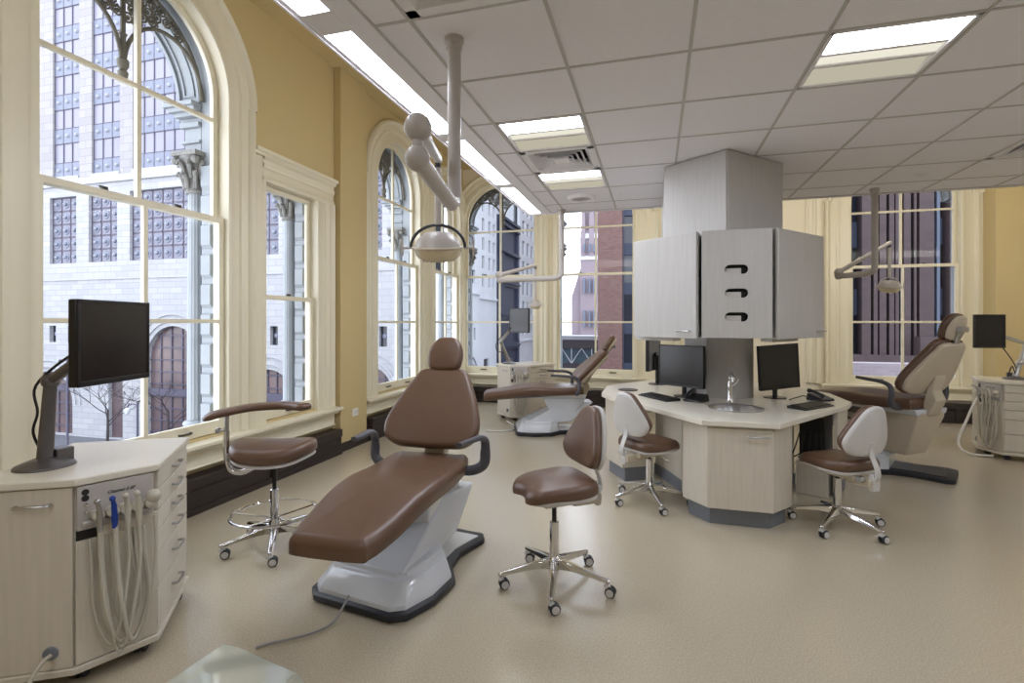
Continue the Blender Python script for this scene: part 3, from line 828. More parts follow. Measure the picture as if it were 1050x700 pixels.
chair('dental_chair', 'brown dental chair in the foreground, seen from its foot end', (-1.45, 2.75, 0), math.radians(-9), math.radians(2.5), 0.605)
chair('dental_chair', 'brown dental chair before the far windows, its foot end pointing left', (-1.44, 6.92, 0), math.radians(-72), math.radians(-74), 0.63, lean=46, toe=1.1)
chair('dental_chair', 'raised brown dental chair at right, seen from behind its beige back', (2.23, 6.12, 0), math.radians(-118), math.radians(-144), 0.775, lean=63)

# ------------------------------------------------------------------ operator stools
def star_base(t, nl, R0, hub_z, mt, rot, ax=0.0):
    for k in range(nl):
        a = rot + 2 * PI * k / nl
        d = Vector((math.cos(a), math.sin(a), 0)); sd = Vector((-d.y, d.x, 0))
        L = []
        for r, z, w_, h in ((0.03, hub_z, 0.030, 0.055), (0.12, hub_z - 0.006, 0.024, 0.036), (R0, 0.085, 0.016, 0.02), (R0 + 0.018, 0.083, 0.012, 0.016)):
            c = d * r + Vector((0, 0, z))
            L.append([c + sd * w_ + Vector((0, 0, -h / 2)), c - sd * w_ + Vector((0, 0, -h / 2)), c - sd * w_ * 0.6 + Vector((0, 0, h / 2)), c + sd * w_ * 0.6 + Vector((0, 0, h / 2))])
        b = MB(); b.loft(L); lg = b.build('leg', mt, t, bevel=0.006)
        a2 = ax + (0.35, -0.3, 0.15, -0.1, 0.4)[k % 5]
        c = d * R0
        ca = Vector((math.cos(a2), math.sin(a2), 0)); cd = Vector((-ca.y, ca.x, 0))
        b = MB()
        for q in (-1, 1):
            b.lathe([(0.012, -0.009), (0.026, -0.009), (0.029, -0.005), (0.029, 0.005), (0.026, 0.009), (0.012, 0.009)], c + ca * q * 0.013 + cd * 0.018 + Vector((0, 0, 0.029)), 18, axis=ca)
        b.build('caster_wheel', M['rubber'], lg)
        b = MB()
        for q in (-1, 1):
            b.lathe([(0.0, -0.0), (0.021, 0.0), (0.021, 0.003), (0.0, 0.004)], c + ca * q * 0.0225 + cd * 0.018 + Vector((0, 0, 0.029)), 16, axis=ca * q)
        b.tube([c + Vector((0, 0, 0.078)), c + Vector((0, 0, 0.055)), c + cd * 0.018 + Vector((0, 0, 0.03))], 0.009, 8)
        b.box(c.x - 0.014, c.x + 0.014, c.y - 0.014, c.y + 0.014, 0.05, 0.062)
        b.build('caster_fork', M['shell'], lg)

def seat_outline():
    h = [(0.025, 0.196), (0.10, 0.216), (0.172, 0.172), (0.205, 0.06), (0.215, -0.08), (0.175, -0.185), (0.09, -0.215)]
    return smooth_loop(h + [(-x, y) for x, y in reversed(h)], 4)

def stool(label, loc, rz, group, leg_rot=0.3, zs=0.555):
    """+Y is the way the sitter faces."""
    t = thing('operator_stool', label, 'stool', loc, rz, group)
    star_base(t, 5, 0.31, 0.125, M['chrome'], leg_rot - rz, ax=math.radians(-80) - rz)
    b = MB(); b.lathe([(0.036, 0.09), (0.038, 0.15), (0.027, 0.165), (0.027, 0.36), (0.022, 0.365)], n=20); b.build('column_sleeve', M['chrome'], t)
    b = MB(); b.lathe([(0.014, 0.35), (0.014, zs - 0.10)], n=14); b.build('gas_spring', M['black'], t)
    b = MB(); b.box(-0.10, 0.10, -0.20, 0.10, zs - 0.125, zs - 0.075); b.box(-0.05, 0.05, -0.285, -0.10, zs - 0.155, zs - 0.095)
    b.build('seat_mechanism', M['beige_pl'], t, bevel=0.006)
    b = MB()
    b.tube(catmull([(0.05, -0.02, zs - 0.10), (0.16, -0.03, zs - 0.11), (0.23, -0.04, zs - 0.125)], 3), 0.008, 8); b.ball((0.235, -0.04, zs - 0.126), 0.016, 10, (1.4, 0.8, 0.6))
    b.build('height_lever', M['beige_pl'], t)
    b = MB(); b.lathe([(0.0, -0.02), (0.022, -0.02), (0.024, 0.0), (0.022, 0.02), (0.0, 0.022)], (-0.075, -0.235, zs - 0.10), 14, axis=(1, 0, 0)); b.build('adjustment_knob', M['steel'], t)
    so = seat_outline()
    b = MB(); pillow(b, inset(so, 0.008), 0.028, 0.012, 0.0, lambda x, y, z: (x, y, zs - 0.083 + z)); b.build('seat_pan', M['shell'], t, smooth=60)
    b = MB()
    def sf(x, y, z):
        return (x, y, zs - 0.068 + z * (1.0 + 0.14 * max(0.0, min(1.0, (-y) / 0.15))) - 0.026 * max(0, (y - 0.05) / 0.16) ** 2)
    pillow(b, so, 0.078, 0.042, 0.014, sf); b.build('seat_cushion', M['vinyl'], t, smooth=60)
    # backrest
    a = math.radians(80)
    hg = Vector((0, -0.215, zs + 0.055)); ax = Vector((0, -math.cos(a), math.sin(a))); nr = Vector((0, math.sin(a), math.cos(a)))
    def bf(x, v, n): return tuple(hg + Vector((x, 0, 0)) + ax * v + nr * (n + 1.0 * x * x))
    h = [(0.06, 0.0), (0.15, 0.015), (0.198, 0.075), (0.19, 0.14), (0.135, 0.25), (0.085, 0.325), (0.035, 0.355)]
    ob = smooth_loop(h + [(-x, y) for x, y in reversed(h)], 4)
    b = MB(); pillow(b, inset(ob, 0.006), 0.055, 0.026, 0.012, lambda x, y, z: bf(x, y, z)); b.build('backrest_cushion', M['vinyl'], t, smooth=60)
    b = MB(); pillow(b, ob, 0.03, 0.018, 0.006, lambda x, y, z: bf(x, y, -z)); b.build('backrest_shell', M['shell'], t, smooth=60)
    b = MB()
    P = catmull([(0, -0.20, zs - 0.105), (0, -0.285, zs - 0.10), (0, -0.30, zs - 0.03), tuple(Vector(bf(0, 0.03, -0.035))), tuple(Vector(bf(0, 0.11, -0.03)))], 5)
    L = []
    for p in P: L.append([p + Vector((-0.022, 0.006, 0)), p + Vector((0.022, 0.006, 0)), p + Vector((0.022, -0.006, -0.006)), p + Vector((-0.022, -0.006, -0.006))])
    b.loft(L); b.box(-0.03, 0.03, -0.292, -0.262, zs - 0.175, zs - 0.06); b.build('back_bracket', M['shell'], t, bevel=0.003)
    return t

def face(vx, vy):   # rotation so that +Y points along (vx, vy)
    return math.atan2(-vx, vy)
stool('brown operator stool in the middle of the floor, seen from its front side', (-0.56, 2.88, 0), face(-0.80, -0.60), 'operator stools', leg_rot=math.radians(-82), zs=0.60)
stool('operator stool with grey back shell at the left side of the sink island', (-0.05, 4.42, 0), face(0.70, 0.71), 'operator stools', leg_rot=math.radians(-72), zs=0.53)
stool('operator stool with grey back shell at the right side of the sink island', (1.29, 4.25, 0), face(-0.55, 0.83), 'operator stools', leg_rot=math.radians(-52), zs=0.525)

# assistant stool with foot ring and body support arm
t = thing('assistant_stool', 'chrome assistant stool with foot ring and padded side arm by the windows', 'stool', (-2.47, 2.86, 0), 0)
star_base(t, 5, 0.31, 0.12, M['chrome'], math.radians(-54), ax=math.radians(-75))
b = MB(); b.lathe([(0.034, 0.08), (0.036, 0.16), (0.026, 0.18), (0.026, 0.38), (0.020, 0.385)], n=20); b.build('column_sleeve', M['chrome'], t)
b = MB(); b.lathe([(0.013, 0.37), (0.013, 0.56)], n=14); b.build('gas_spring', M['black'], t)
b = MB(); b.lathe([(0.024, 0.53), (0.024, 0.60)], n=18); b.build('seat_hub', M['chrome'], t)
b = MB(); b.tube([(0.265 * math.cos(2 * PI * k / 40), 0.265 * math.sin(2 * PI * k / 40), 0.225) for k in range(40)], 0.010, 8, closed=True)
b.build('foot_ring', M['chrome'], t)
for k in range(5):
    a = math.radians(-54 + 36) + 2 * PI * k / 5
    b = MB(); b.tube([(0.03 * math.cos(a), 0.03 * math.sin(a), 0.19), (0.262 * math.cos(a), 0.262 * math.sin(a), 0.222)], 0.007, 8); b.build('ring_spoke', M['chrome'], t)
rv = Vector((_c, _s, 0)); fv = Vector((-_s, _c, 0))   # across and into the room as seen from the doorway
def W(r, f, z): return tuple(rv * r + fv * f + Vector((0, 0, z)))
h = [(0.09, 0.20), (0.20, 0.17), (0.27, 0.05), (0.27, -0.06), (0.20, -0.17), (0.08, -0.205)]
so = smooth_loop(h + [(-x, y) for x, y in reversed(h)], 4)
def saddle(x, y, z): return W(x, y, 0.605 + z + 0.25 * x * x * 1.6 * (1 if x > 0 else 0.9) - 0.02 * (y / 0.2) ** 2)
b = MB(); pillow(b, inset(so, 0.01), 0.02, 0.009, 0.0, lambda x, y, z: saddle(x, y, z - 0.018)); b.build('seat_pan', M['shell'], t, smooth=60)
b = MB(); pillow(b, so, 0.092, 0.044, 0.016, saddle); b.build('seat_cushion', M['vinyl'], t, smooth=60)
b = MB(); b.tube(catmull([W(0.0, 0.0, 0.575), W(-0.10, -0.01, 0.55), W(-0.20, -0.03, 0.505), W(-0.275, -0.04, 0.525), W(-0.30, -0.04, 0.60), W(-0.30, -0.04, 0.78)], 6), 0.019, 12)
b.build('support_arm_tube', M['chrome'], t, smooth=60)
b = MB(); b.tube([W(0.02, 0.05, 0.58), W(-0.16, 0.10, 0.55)], 0.014, 8); b.build('locking_lever', M['chrome'], t)
b = MB(); b.tube([W(-0.30, -0.04, 0.75), W(-0.30, -0.04, 0.89)], 0.015, 12); b.build('support_post', M['steel'], t)
b = MB(); b.lathe([(0.0, 0), (0.02, 0.0), (0.022, 0.01), (0.018, 0.02), (0.0, 0.022)], W(-0.36, -0.05, 0.785), 12, axis=rv); b.tube([W(-0.34, -0.05, 0.785), W(-0.30, -0.04, 0.785)], 0.008, 8); b.build('clamp_knob', M['steel'], t)
b = MB()
P = catmull([W(-0.405, -0.13, 0.875), W(-0.34, -0.08, 0.90), W(-0.18, 0.03, 0.925), W(0.02, 0.06, 0.935), W(0.16, 0.02, 0.935), W(0.225, -0.02, 0.935)], 5); n = len(P)
L = []
for i, p in enumerate(P):
    tg = (P[min(i + 1, n - 1)] - P[max(i - 1, 0)]).normalized(); sd = tg.cross(Vector((0, 0, 1))).normalized()
    k = min(1.0, (i + 0.6) / 4, (n - i - 0.4) / 3); hw_, hh = 0.055 * k ** 0.5, 0.026 * k ** 0.5
    L.append([p + sd * hw_ * math.copysign(abs(math.cos(q)) ** 0.7, math.cos(q)) + Vector((0, 0, hh * math.copysign(abs(math.sin(q)) ** 0.7, math.sin(q)))) for q in [2 * PI * j / 16 for j in range(16)]])
b.loft(L); b.build('support_pad', M['vinyl'], t, smooth=60)

# ------------------------------------------------------------------ mobile delivery carts
def side_mat(A, B, z=0.0):
    A, B = Vector((A[0], A[1], 0)), Vector((B[0], B[1], 0)); s_ = (B - A).normalized(); n = Vector((s_.y, -s_.x, 0))
    return Matrix(((s_.x, n.x, 0, A.x), (s_.y, n.y, 0, A.y), (0, 0, 1, z), (0, 0, 0, 1))), (B - A).length

def bar_handle(Mx, s0, z, ln, parent, proj=0.028, m=None):
    b = MB(Mx); b.tube(catmull([(s0, 0.0, z), (s0 + 0.004, proj * 0.8, z), (s0 + ln * 0.5, proj, z + 0.002), (s0 + ln - 0.004, proj * 0.8, z), (s0 + ln, 0.0, z)], 4), 0.0065, 8)
    return b.build('handle', m or M['steel'], parent)

def text(parent, body, Mx, s0, z, size, m, n=0.004, shear=0.3):
    cu = bpy.data.curves.new('panel_lettering', 'FONT'); cu.body = body; cu.size = size; cu.extrude = 0.0006; cu.shear = shear
    tmp = bpy.data.objects.new('tmp', cu); COL.objects.link(tmp)
    bpy.context.view_layer.update()
    me = bpy.data.meshes.new_from_object(tmp.evaluated_get(bpy.context.evaluated_depsgraph_get()))
    bpy.data.objects.remove(tmp); bpy.data.curves.remove(cu)
    me.name = 'panel_lettering'; me.materials.clear(); me.materials.append(m)
    o = bpy.data.objects.new('panel_lettering', me); COL.objects.link(o); o.parent = parent
    o.matrix_local = Mx @ Matrix.Translation((s0, n, z)) @ Matrix(((1, 0, 0, 0), (0, 0, 1, 0), (0, 1, 0, 0), (0, 0, 0, 1))) @ Matrix.Rotation(0, 4, 'X')
    return o

CP = [(-0.37, 0.0), (0.0, 0.0), (0.233, 0.177), (0.17, 0.744), (-0.37, 0.744)]
def cart(label, loc, rz, blue=False):
    t = thing('delivery_cart', label, 'cart', loc, rz, 'mobile delivery carts')
    body = inset(CP, 0.018)
    b = MB(); b.prism(inset(CP, 0.02), 0.085, 0.83); b.build('carcass', M['lam'], t, bevel=0.003)
    b = MB(); b.prism(inset(CP, -0.006), 0.83, 0.862); b.build('worktop', M['top'], t, bevel=0.006)
    b = MB(); b.prism(inset(CP, -0.004), 0.06, 0.088); b.build('plinth_board', M['lam'], t, bevel=0.004)
    for x, y in ((-0.30, 0.07), (-0.02, 0.09), (0.14, 0.66), (-0.30, 0.66), (0.15, 0.22)):
        b = MB()
        for q in (-0.014, 0.014): b.lathe([(0.0, -0.008), (0.03, -0.008), (0.03, 0.008), (0.0, 0.008)], (x + q, y, 0.03), 16, axis=(1, 0, 0))
        b.box(x - 0.022, x + 0.022, y - 0.02, y + 0.02, 0.05, 0.062); b.build('caster', M['rubber'], t)
    # plain door
    Mx, ln = side_mat(CP[0], CP[1])
    b = MB(Mx); b.box(0.012, ln - 0.012, -0.022, -0.004, 0.09, 0.826); d = b.build('door', M['lam'], t, bevel=0.003)
    bar_handle(Mx, ln - 0.20, 0.765, 0.115, d)
    b = MB(Mx); b.lathe([(0.0, 0.0), (0.03, 0.0), (0.03, 0.006), (0.012, 0.01)], (ln - 0.085, -0.004, 0.15), 18, axis=(Mx.to_3x3() @ Vector((0, 1, 0)))) if False else b.lathe([(0.0, 0.0), (0.028, 0.0), (0.026, 0.008), (0.010, 0.012), (0.0, 0.012)], (ln - 0.085, -0.005, 0.16), 18, axis=(0, 1, 0))
    b.build('grommet', M['kick'], t)
    # delivery face
    Mx, ln = side_mat(CP[1], CP[2])
    b = MB(Mx); b.box(0.004, ln - 0.004, -0.022, -0.006, 0.092, 0.60); b.box(0.075, ln - 0.004, -0.022, -0.006, 0.60, 0.645); b.build('lower_panel', M['lam'], t, bevel=0.002)
    b = MB(Mx); b.box(0.006, 0.075, -0.02, -0.012, 0.60, 0.645); b.build('cable_opening', M['black'], t)
    b = MB(Mx); b.box(0.006, ln - 0.022, -0.018, 0.004, 0.645, 0.826); pn = b.build('control_panel', M['panel'], t, bevel=0.002)
    text(pn, 'Chamel 2 SP', Mx, 0.105, 0.775, 0.019, M['ink'], 0.006)
    b = MB(Mx)
    for z in (0.80, 0.775): b.lathe([(0.010, 0.0), (0.013, 0.0), (0.013, 0.002), (0.010, 0.002)], (0.032, 0.004, z), 14, axis=(0, 1, 0)); b.cyl((0.032, 0.004, z), 0.004, 0.002, 8, axis=(0, 1, 0))
    b.build('gauge_ring', M['ink'], pn)
    b = MB(Mx)
    for z in (0.748, 0.72): b.lathe([(0.008, 0.0), (0.008, 0.012), (0.005, 0.018), (0.0, 0.018)], (0.034, 0.004, z), 12, axis=(0, 1, 0))
    b.build('control_knob', M['chrome'], pn)
    b = MB(Mx); b.box(0.02, ln - 0.03, 0.004, 0.03, 0.668, 0.682); b.build('holder_bar', M['panel'], t, bevel=0.003)
    spots_ = [0.065, 0.115, 0.16, 0.20, 0.25]
    for k, s_ in enumerate(spots_):
        b = MB(Mx); b.lathe([(0.012, 0.0), (0.022, 0.004), (0.022, 0.05), (0.014, 0.056)], (s_, 0.006, 0.70), 14, axis=(0.0, 1, 0.15)); b.build('handpiece_holder', M['hose'], t, smooth=40)
    for k, s_ in enumerate(spots_[:4]):
        m_ = M['blue'] if (k == 1 and blue) else (M['steel'] if k == 0 else M['hose'])
        b = MB(Mx); b.tube([(s_ + 0.004, 0.056, 0.64), (s_ + 0.002, 0.058, 0.69), (s_, 0.060, 0.735), (s_ - 0.006, 0.066, 0.765)], [0.010, 0.0125, 0.010, 0.007], 10); b.ball((s_ - 0.008, 0.07, 0.768), 0.012, 10)
        b.build('handpiece', m_, t)
    b = MB(Mx); b.ball((spots_[4] + 0.01, 0.05, 0.735), 0.03, 16); b.build('suction_valve', M['hose'], t)
    hs = [(0.067, 0.215, 0.15, 0.007), (0.12, 0.245, 0.135, 0.010), (0.163, 0.06, 0.15, 0.006), (0.203, 0.09, 0.125, 0.0075), (0.262, 0.13, 0.12, 0.0075), (0.075, 0.20, 0.10, 0.004)]
    for k, (s0_, s1_, zl, r) in enumerate(hs):
        b = MB(Mx)
        P = catmull([(s0_, 0.056, 0.65), (s0_ + 0.004, 0.062, 0.50), (s0_ + 0.02 * (1 if s1_ > s0_ else -1), 0.075, 0.30), ((s0_ + s1_) / 2, 0.05, zl), (s1_, 0.03, 0.28), (s1_ - 0.01, 0.02, 0.48), (s1_ - 0.012, -0.006, 0.60)], 7)
        b.tube(P, r, 8); b.build('hose', M['hose'], t, smooth=80)
    # drawers
    Mx, ln = side_mat(CP[2], CP[3])
    z = 0.826
    for hgt in (0.085, 0.095, 0.095, 0.105, 0.155, 0.19):
        b = MB(Mx); b.box(0.012, ln - 0.012, -0.022, -0.004, z - hgt + 0.004, z - 0.002); d = b.build('drawer', M['lam'], t, bevel=0.003)
        bar_handle(Mx, ln / 2 - 0.05, z - hgt * 0.45, 0.115, d, 0.03); z -= hgt
    return t

e1 = math.atan2(0.126, 0.215)
cart('cream delivery cart at the left edge with hoses and a blue-tipped syringe', (-2.285, 1.515, 0), e1, True)
cart('white delivery cart before the far left window with drawers at its right', (-2.12, 7.44, 0), math.radians(-38))
cart('cream delivery cart at the right edge of the photo, drawers facing the room', (3.555, 7.06, 0), math.radians(-109))

# cord out of the near cart's grommet
def cord(name, label, pts, r, m, cat='cord'):
    b = MB(); b.tube(catmull(pts, 7), r, 8); return tag(b.build(name, m, smooth=80), label, cat)
cord('cable', 'grey cable leaving the round grommet of the near left cart', [(-2.345, 1.465, 0.16), (-2.335, 1.42, 0.15), (-2.34, 1.35, 0.06), (-2.36, 1.22, 0.012), (-2.42, 1.0, 0.012)], 0.008, M['hose'])
cord('floor_cable', 'thin grey cord from the foreground chair base to the floor box', [(-1.532, 2.31, 0.085), (-1.535, 2.28, 0.06), (-1.545, 2.20, 0.012), (-1.58, 2.10, 0.011), (-1.66, 2.02, 0.011), (-1.72, 1.975, 0.011), (-1.765, 1.925, 0.012)], 0.006, M['cordgrey'])
cord('floor_cable', 'white cable on the floor beside the far left cart', [(-2.16, 7.36, 0.02), (-2.05, 7.22, 0.012), (-1.90, 7.0, 0.012), (-1.95, 6.75, 0.012), (-2.25, 6.65, 0.012)], 0.010, M['white'])
cord('floor_hose', 'white supply hose looping from the right-hand cart to the floor', [(3.60, 7.02, 0.72), (3.50, 6.98, 0.62), (3.40, 6.95, 0.40), (3.32, 6.95, 0.15), (3.40, 6.92, 0.03), (3.62, 6.90, 0.02)], 0.013, M['white'])

# ------------------------------------------------------------------ monitors on arms
def screen_part(t, c, right, up, w_, h_, th=0.035, name='screen'):
    """c: centre of the display, right/up: unit vectors of its face; the face looks along right x up."""
    right = Vector(right).normalized(); up = (Vector(up) - right * Vector(up).dot(right)).normalized(); n = right.cross(up)
    Mx = Matrix(((right.x, n.x, up.x, c[0]), (right.y, n.y, up.y, c[1]), (right.z, n.z, up.z, c[2]), (0, 0, 0, 1)))
    b = MB(Mx); b.box(-w_ / 2, w_ / 2, -th, 0.0, -h_ / 2, h_ / 2); hs = b.build('housing', M['black'], t, bevel=0.006)
    b = MB(Mx)
    e_ = 0.013
    for x0, x1, z0, z1 in ((-w_ / 2, w_ / 2, -h_ / 2, -h_ / 2 + e_ * 1.7), (-w_ / 2, w_ / 2, h_ / 2 - e_, h_ / 2), (-w_ / 2, -w_ / 2 + e_, -h_ / 2, h_ / 2), (w_ / 2 - e_, w_ / 2, -h_ / 2, h_ / 2)): b.box(x0, x1, -0.002, 0.005, z0, z1)
    b.build('bezel', M['black'], t, bevel=0.002)
    b = MB(Mx); b.box(-w_ / 2 + e_, w_ / 2 - e_, -0.002, 0.002, -h_ / 2 + e_, h_ / 2 - e_); b.build(name, M['screen'], t)
    return Mx

def arm_monitor(label, base, P, c, right, w_, h_, up=(0, 0, 1), blk=True):
    t = thing('arm_monitor', label, 'monitor', base, 0, 'monitors on cart arms')
    L = lambda p: Vector(p) - Vector(base)
    Mx = screen_part(t, L(c), right, up, w_, h_)
    b = MB(); b.lathe([(0.11, 0.0), (0.105, 0.012), (0.055, 0.032), (0.036, 0.04)], n=24); b.box(-0.03, 0.03, 0.03, 0.10, 0.0, 0.07); b.build('arm_base', M['arm_metal'], t, bevel=0.003)
    b = MB()
    P = [L(p) for p in P]
    b.tube([Vector((0, 0, 0.03)), P[0]], [0.030, 0.024], 12); b.ball(P[0], 0.036, 12); b.build('arm_post', M['steel'] if not blk else M['arm_metal'], t)
    b = MB(); end = Mx @ Vector((0, -0.05, 0.0))
    b.tube([P[0]] + P[1:] + [end], 0.024, 10); b.ball(end, 0.034, 12)
    b.build('arm_link', M['arm_metal'] if blk else M['steel'], t)
    b = MB(Mx); b.box(-0.055, 0.055, -0.055, -0.034, -0.055, 0.055); b.build('mount_plate', M['black'], t)
    b = MB(); q = P[0]
    b.tube(catmull([end + Vector((0, 0, -0.02)), (end + q) / 2 + Vector((-0.03, 0, 0.03)), q + Vector((-0.06, -0.02, -0.02)), q + Vector((-0.05, -0.02, -0.14)), Vector((-0.04, -0.02, 0.15)), Vector((-0.05, 0.03, 0.03))], 6), 0.006, 6)
    b.build('cable', M['black'], t)
    return t
tl, tr = at(78.5, 352, 1.98), at(152.5, 347, 2.38)
c0 = (tl + tr) / 2; c0.z = 1.42
base1 = at(46, 478, 2.26); base1.z = 0.862
e_ = at(52, 388, 2.28); e_.z = 1.24
arm_monitor('black monitor on a grey arm above the near left cart', base1, [e_], c0, (tr - tl) * Vector((1, 1, 0)), (tr - tl).length, 0.348)
b2 = at(522, 372, 7.95); b2.z = 0.862
arm_monitor('dark monitor on a folding silver arm at the far left window', b2, [at(513.5, 350, 7.9), at(529, 330, 7.85)], at(532, 328.5, 7.7), (0.88, -0.48, 0), 0.40, 0.37, blk=False)
b3 = at(1041, 384, 5.75); b3.z = 0.862
arm_monitor('black monitor on a curved silver arm at the right edge', b3, [at(1046, 372, 5.75), at(1052, 352, 5.75)], at(1015.5, 339.5, 5.6), (_c * 0.98, _s + 0.0, 0), 0.335, 0.37, blk=False)

# ------------------------------------------------------------------ sink island
IC = (0.59, 5.56)
WT = [(0.33, 3.98), (0.85, 3.98), (1.62, 5.06), (1.71, 5.26), (1.71, 5.86), (1.62, 6.06), (0.85, 7.14), (0.33, 7.14), (-0.44, 6.06), (-0.53, 5.86), (-0.53, 5.26), (-0.44, 5.06)]
FZ = Frame((0, 0, 0), (1, 0, 0), (0, 0, 1))
class FlatFrame:
    def __call__(s, u, w_, z): return Vector((u, z, w_))
hole = [(0.65 + 0.215 * math.cos(2 * PI * k / 28), 4.62 + 0.225 * math.sin(2 * PI * k / 28)) for k in range(28)]
colp = [(0.60 + 0.335 * math.cos(PI / 8 + PI / 4 * k), 5.47 + 0.335 * math.sin(PI / 8 + PI / 4 * k)) for k in range(8)]
b = MB(); holed(b, FlatFrame(), WT, [hole, inset(colp, -0.004)], 0.745, 0.785)
tag(b.build('worktop', M['top'], bevel=0.004, smooth=0), 'cream octagonal worktop of the sink island around the pillar', 'worktop')
b = MB(); b.prism(colp, 0.0, 2.2); struct('pillar_island', b, M['lam2'], smooth=0)
t = thing('sink_basin', 'round stainless steel sink set in the island worktop', 'sink', (0.65, 4.62, 0.785))
b = MB(); n = 32
def ring(r, z): return [(0.215 / 0.22 * r * math.cos(2 * PI * k / n), 0.225 / 0.22 * r * math.sin(2 * PI * k / n), z) for k in range(n)]
b.loft([ring(0.222, 0.001), ring(0.222, 0.006), ring(0.205, 0.006), ring(0.195, 0.0), ring(0.185, -0.10), ring(0.16, -0.135), ring(0.03, -0.14)], cap=False); b.build('bowl', M['steel'], t, smooth=60)
b = MB(); b.lathe([(0.0, -0.141), (0.04, -0.141), (0.04, -0.134), (0.0, -0.132)], n=20); b.build('drain', M['chrome'], t)
t = thing('faucet', 'chrome gooseneck faucet behind the round sink', 'faucet', (0.645, 4.93, 0.785))
b = MB(); b.lathe([(0.032, 0.0), (0.032, 0.006), (0.022, 0.02), (0.018, 0.12), (0.02, 0.17), (0.016, 0.19)], n=18); b.build('body', M['chrome'], t)
b = MB(); b.tube(catmull([(0, 0, 0.18), (0, -0.005, 0.235), (0.005, -0.05, 0.265), (0.01, -0.105, 0.245), (0.012, -0.12, 0.20)], 6), [0.014] * 16 + [0.013] * 9, 12); b.build('spout', M['chrome'], t, smooth=70)
b = MB(); b.tube([(0.015, 0, 0.15), (0.05, 0.0, 0.175), (0.07, 0.0, 0.21)], [0.009, 0.007, 0.006], 8); b.build('lever', M['chrome'], t)

t = thing('sink_cabinet', 'pale wood sink cabinet with one door at the front of the island', 'cabinet')
SC = [(0.37, 4.03), (0.82, 4.03), (0.985, 4.225), (0.985, 4.42), (0.21, 4.42), (0.21, 4.225)]
b = MB()
holed(b, FlatFrame(), SC, [inset(SC, 0.018)], 0.13, 0.745); b.prism(inset(SC, 0.01), 0.13, 0.15); b.build('carcass', M['lam'], t, bevel=0.002)
b = MB(); b.prism(inset(SC, 0.045), 0.0, 0.13); b.build('plinth', M['kick'], t)
Mx, ln = side_mat(SC[0], SC[1])
b = MB(Mx); b.box(0.004, ln - 0.004, 0.0, 0.018, 0.133, 0.725); d = b.build('door', M['lam'], t, bevel=0.003)
bar_handle(Mx @ Matrix.Translation((0, 0.018, 0)), ln - 0.17, 0.675, 0.14, d)

def end_panel(name, label, A, B, th, kick=True):
    t = thing(name, label, 'cabinet')
    Mx, ln = side_mat(A, B)
    b = MB(Mx); b.box(0, ln, -th, 0, 0.13, 0.745); b.build('panel', M['lam'], t, bevel=0.003)
    b = MB(Mx); b.box(0.03, ln - 0.01, -th + 0.01, -0.03, 0.0, 0.13); b.build('plinth', M['kick'], t)
    return t
end_panel('desk_end_cabinet', 'pale wood end cabinet under the left tip of the island worktop', (-0.49, 5.24), (-0.30, 4.90), 0.26)
end_panel('desk_end_cabinet', 'pale wood end cabinet under the right tip of the island worktop', (1.49, 4.90), (1.67, 5.24), 0.03)
def back_panel(name, label, A, B):
    t = thing(name, label, 'panel')
    Mx, ln = side_mat(A, B)
    b = MB(Mx); b.box(0, ln, -0.02, 0, 0.0, 0.745); b.build('panel', M['lam'], t, bevel=0.002)
    b = MB(Mx); b.box(0.0, ln, 0.0, 0.012, 0.0, 0.1); b.build('plinth', M['kick'], t)
back_panel('modesty_panel', 'shaded knee-space panel at the left side of the island', (0.0, 5.30), (0.36, 4.45))
back_panel('modesty_panel', 'shaded knee-space panel at the right side of the island', (0.86, 4.45), (1.25, 5.30))
t = thing('desk_end_cabinet', 'pale wood cabinet closing the far side of the sink island', 'cabinet')
b = MB(); b.prism([(0.30, 6.2), (0.88, 6.2), (1.0, 6.6), (0.82, 7.06), (0.37, 7.06), (0.18, 6.6)], 0.0, 0.745); b.build('carcass', M['lam'], t)

# wall cabinets and bulkhead round the pillar
ZU0, ZU1 = 1.385, 2.205
t = thing('upper_cabinet', 'centre upper cabinet with three glove slots above the sink', 'cabinet')
Mx, ln = side_mat((0.335, 4.15), (0.845, 4.15))
CF = Frame(Mx @ Vector((0, 0, 0)), Mx.to_3x3() @ Vector((1, 0, 0)), Mx.to_3x3() @ Vector((0, -1, 0)))
def stad(c, z, hw, r):
    return [(c - hw + r + r * math.cos(a), z + r * math.sin(a)) for a in [PI / 2 + PI * k / 8 for k in range(9)]] + [(c + hw - r + r * math.cos(a), z + r * math.sin(a)) for a in [-PI / 2 + PI * k / 8 for k in range(9)]]
slots = [stad(ln * 0.50, z, 0.082, 0.035) for z in (1.905, 1.725, 1.545)]
b = MB(); holed(b, CF, [(0.008, ZU0), (ln - 0.008, ZU0), (ln - 0.008, ZU1), (0.008, ZU1)], slots, 0.0, 0.02); b.build('front_panel', M['lam2'], t, bevel=0.002, smooth=0)
b = MB(); b.prism([(0.36, 4.27), (0.82, 4.27), (0.78, 4.6), (0.40, 4.6)], ZU0, ZU1)
for z0, z1 in ((ZU0, 1.50), (1.59, 1.68), (1.77, 1.86), (1.95, ZU1)): b.box(0.37, 0.81, 4.175, 4.27, z0, z1)
b.build('carcass', M['lam2'], t)
for z in (1.905, 1.725, 1.545):
    b = MB(); b.box(0.45, 0.73, 4.21, 4.268, z - 0.045, z + 0.045); b.build('slot_back', M['black'], t)
    b = MB(); b.box(0.515, 0.625, 4.168, 4.205, z - 0.044, z + 0.010); b.build('glove_box', M['panel'], t, bevel=0.004)
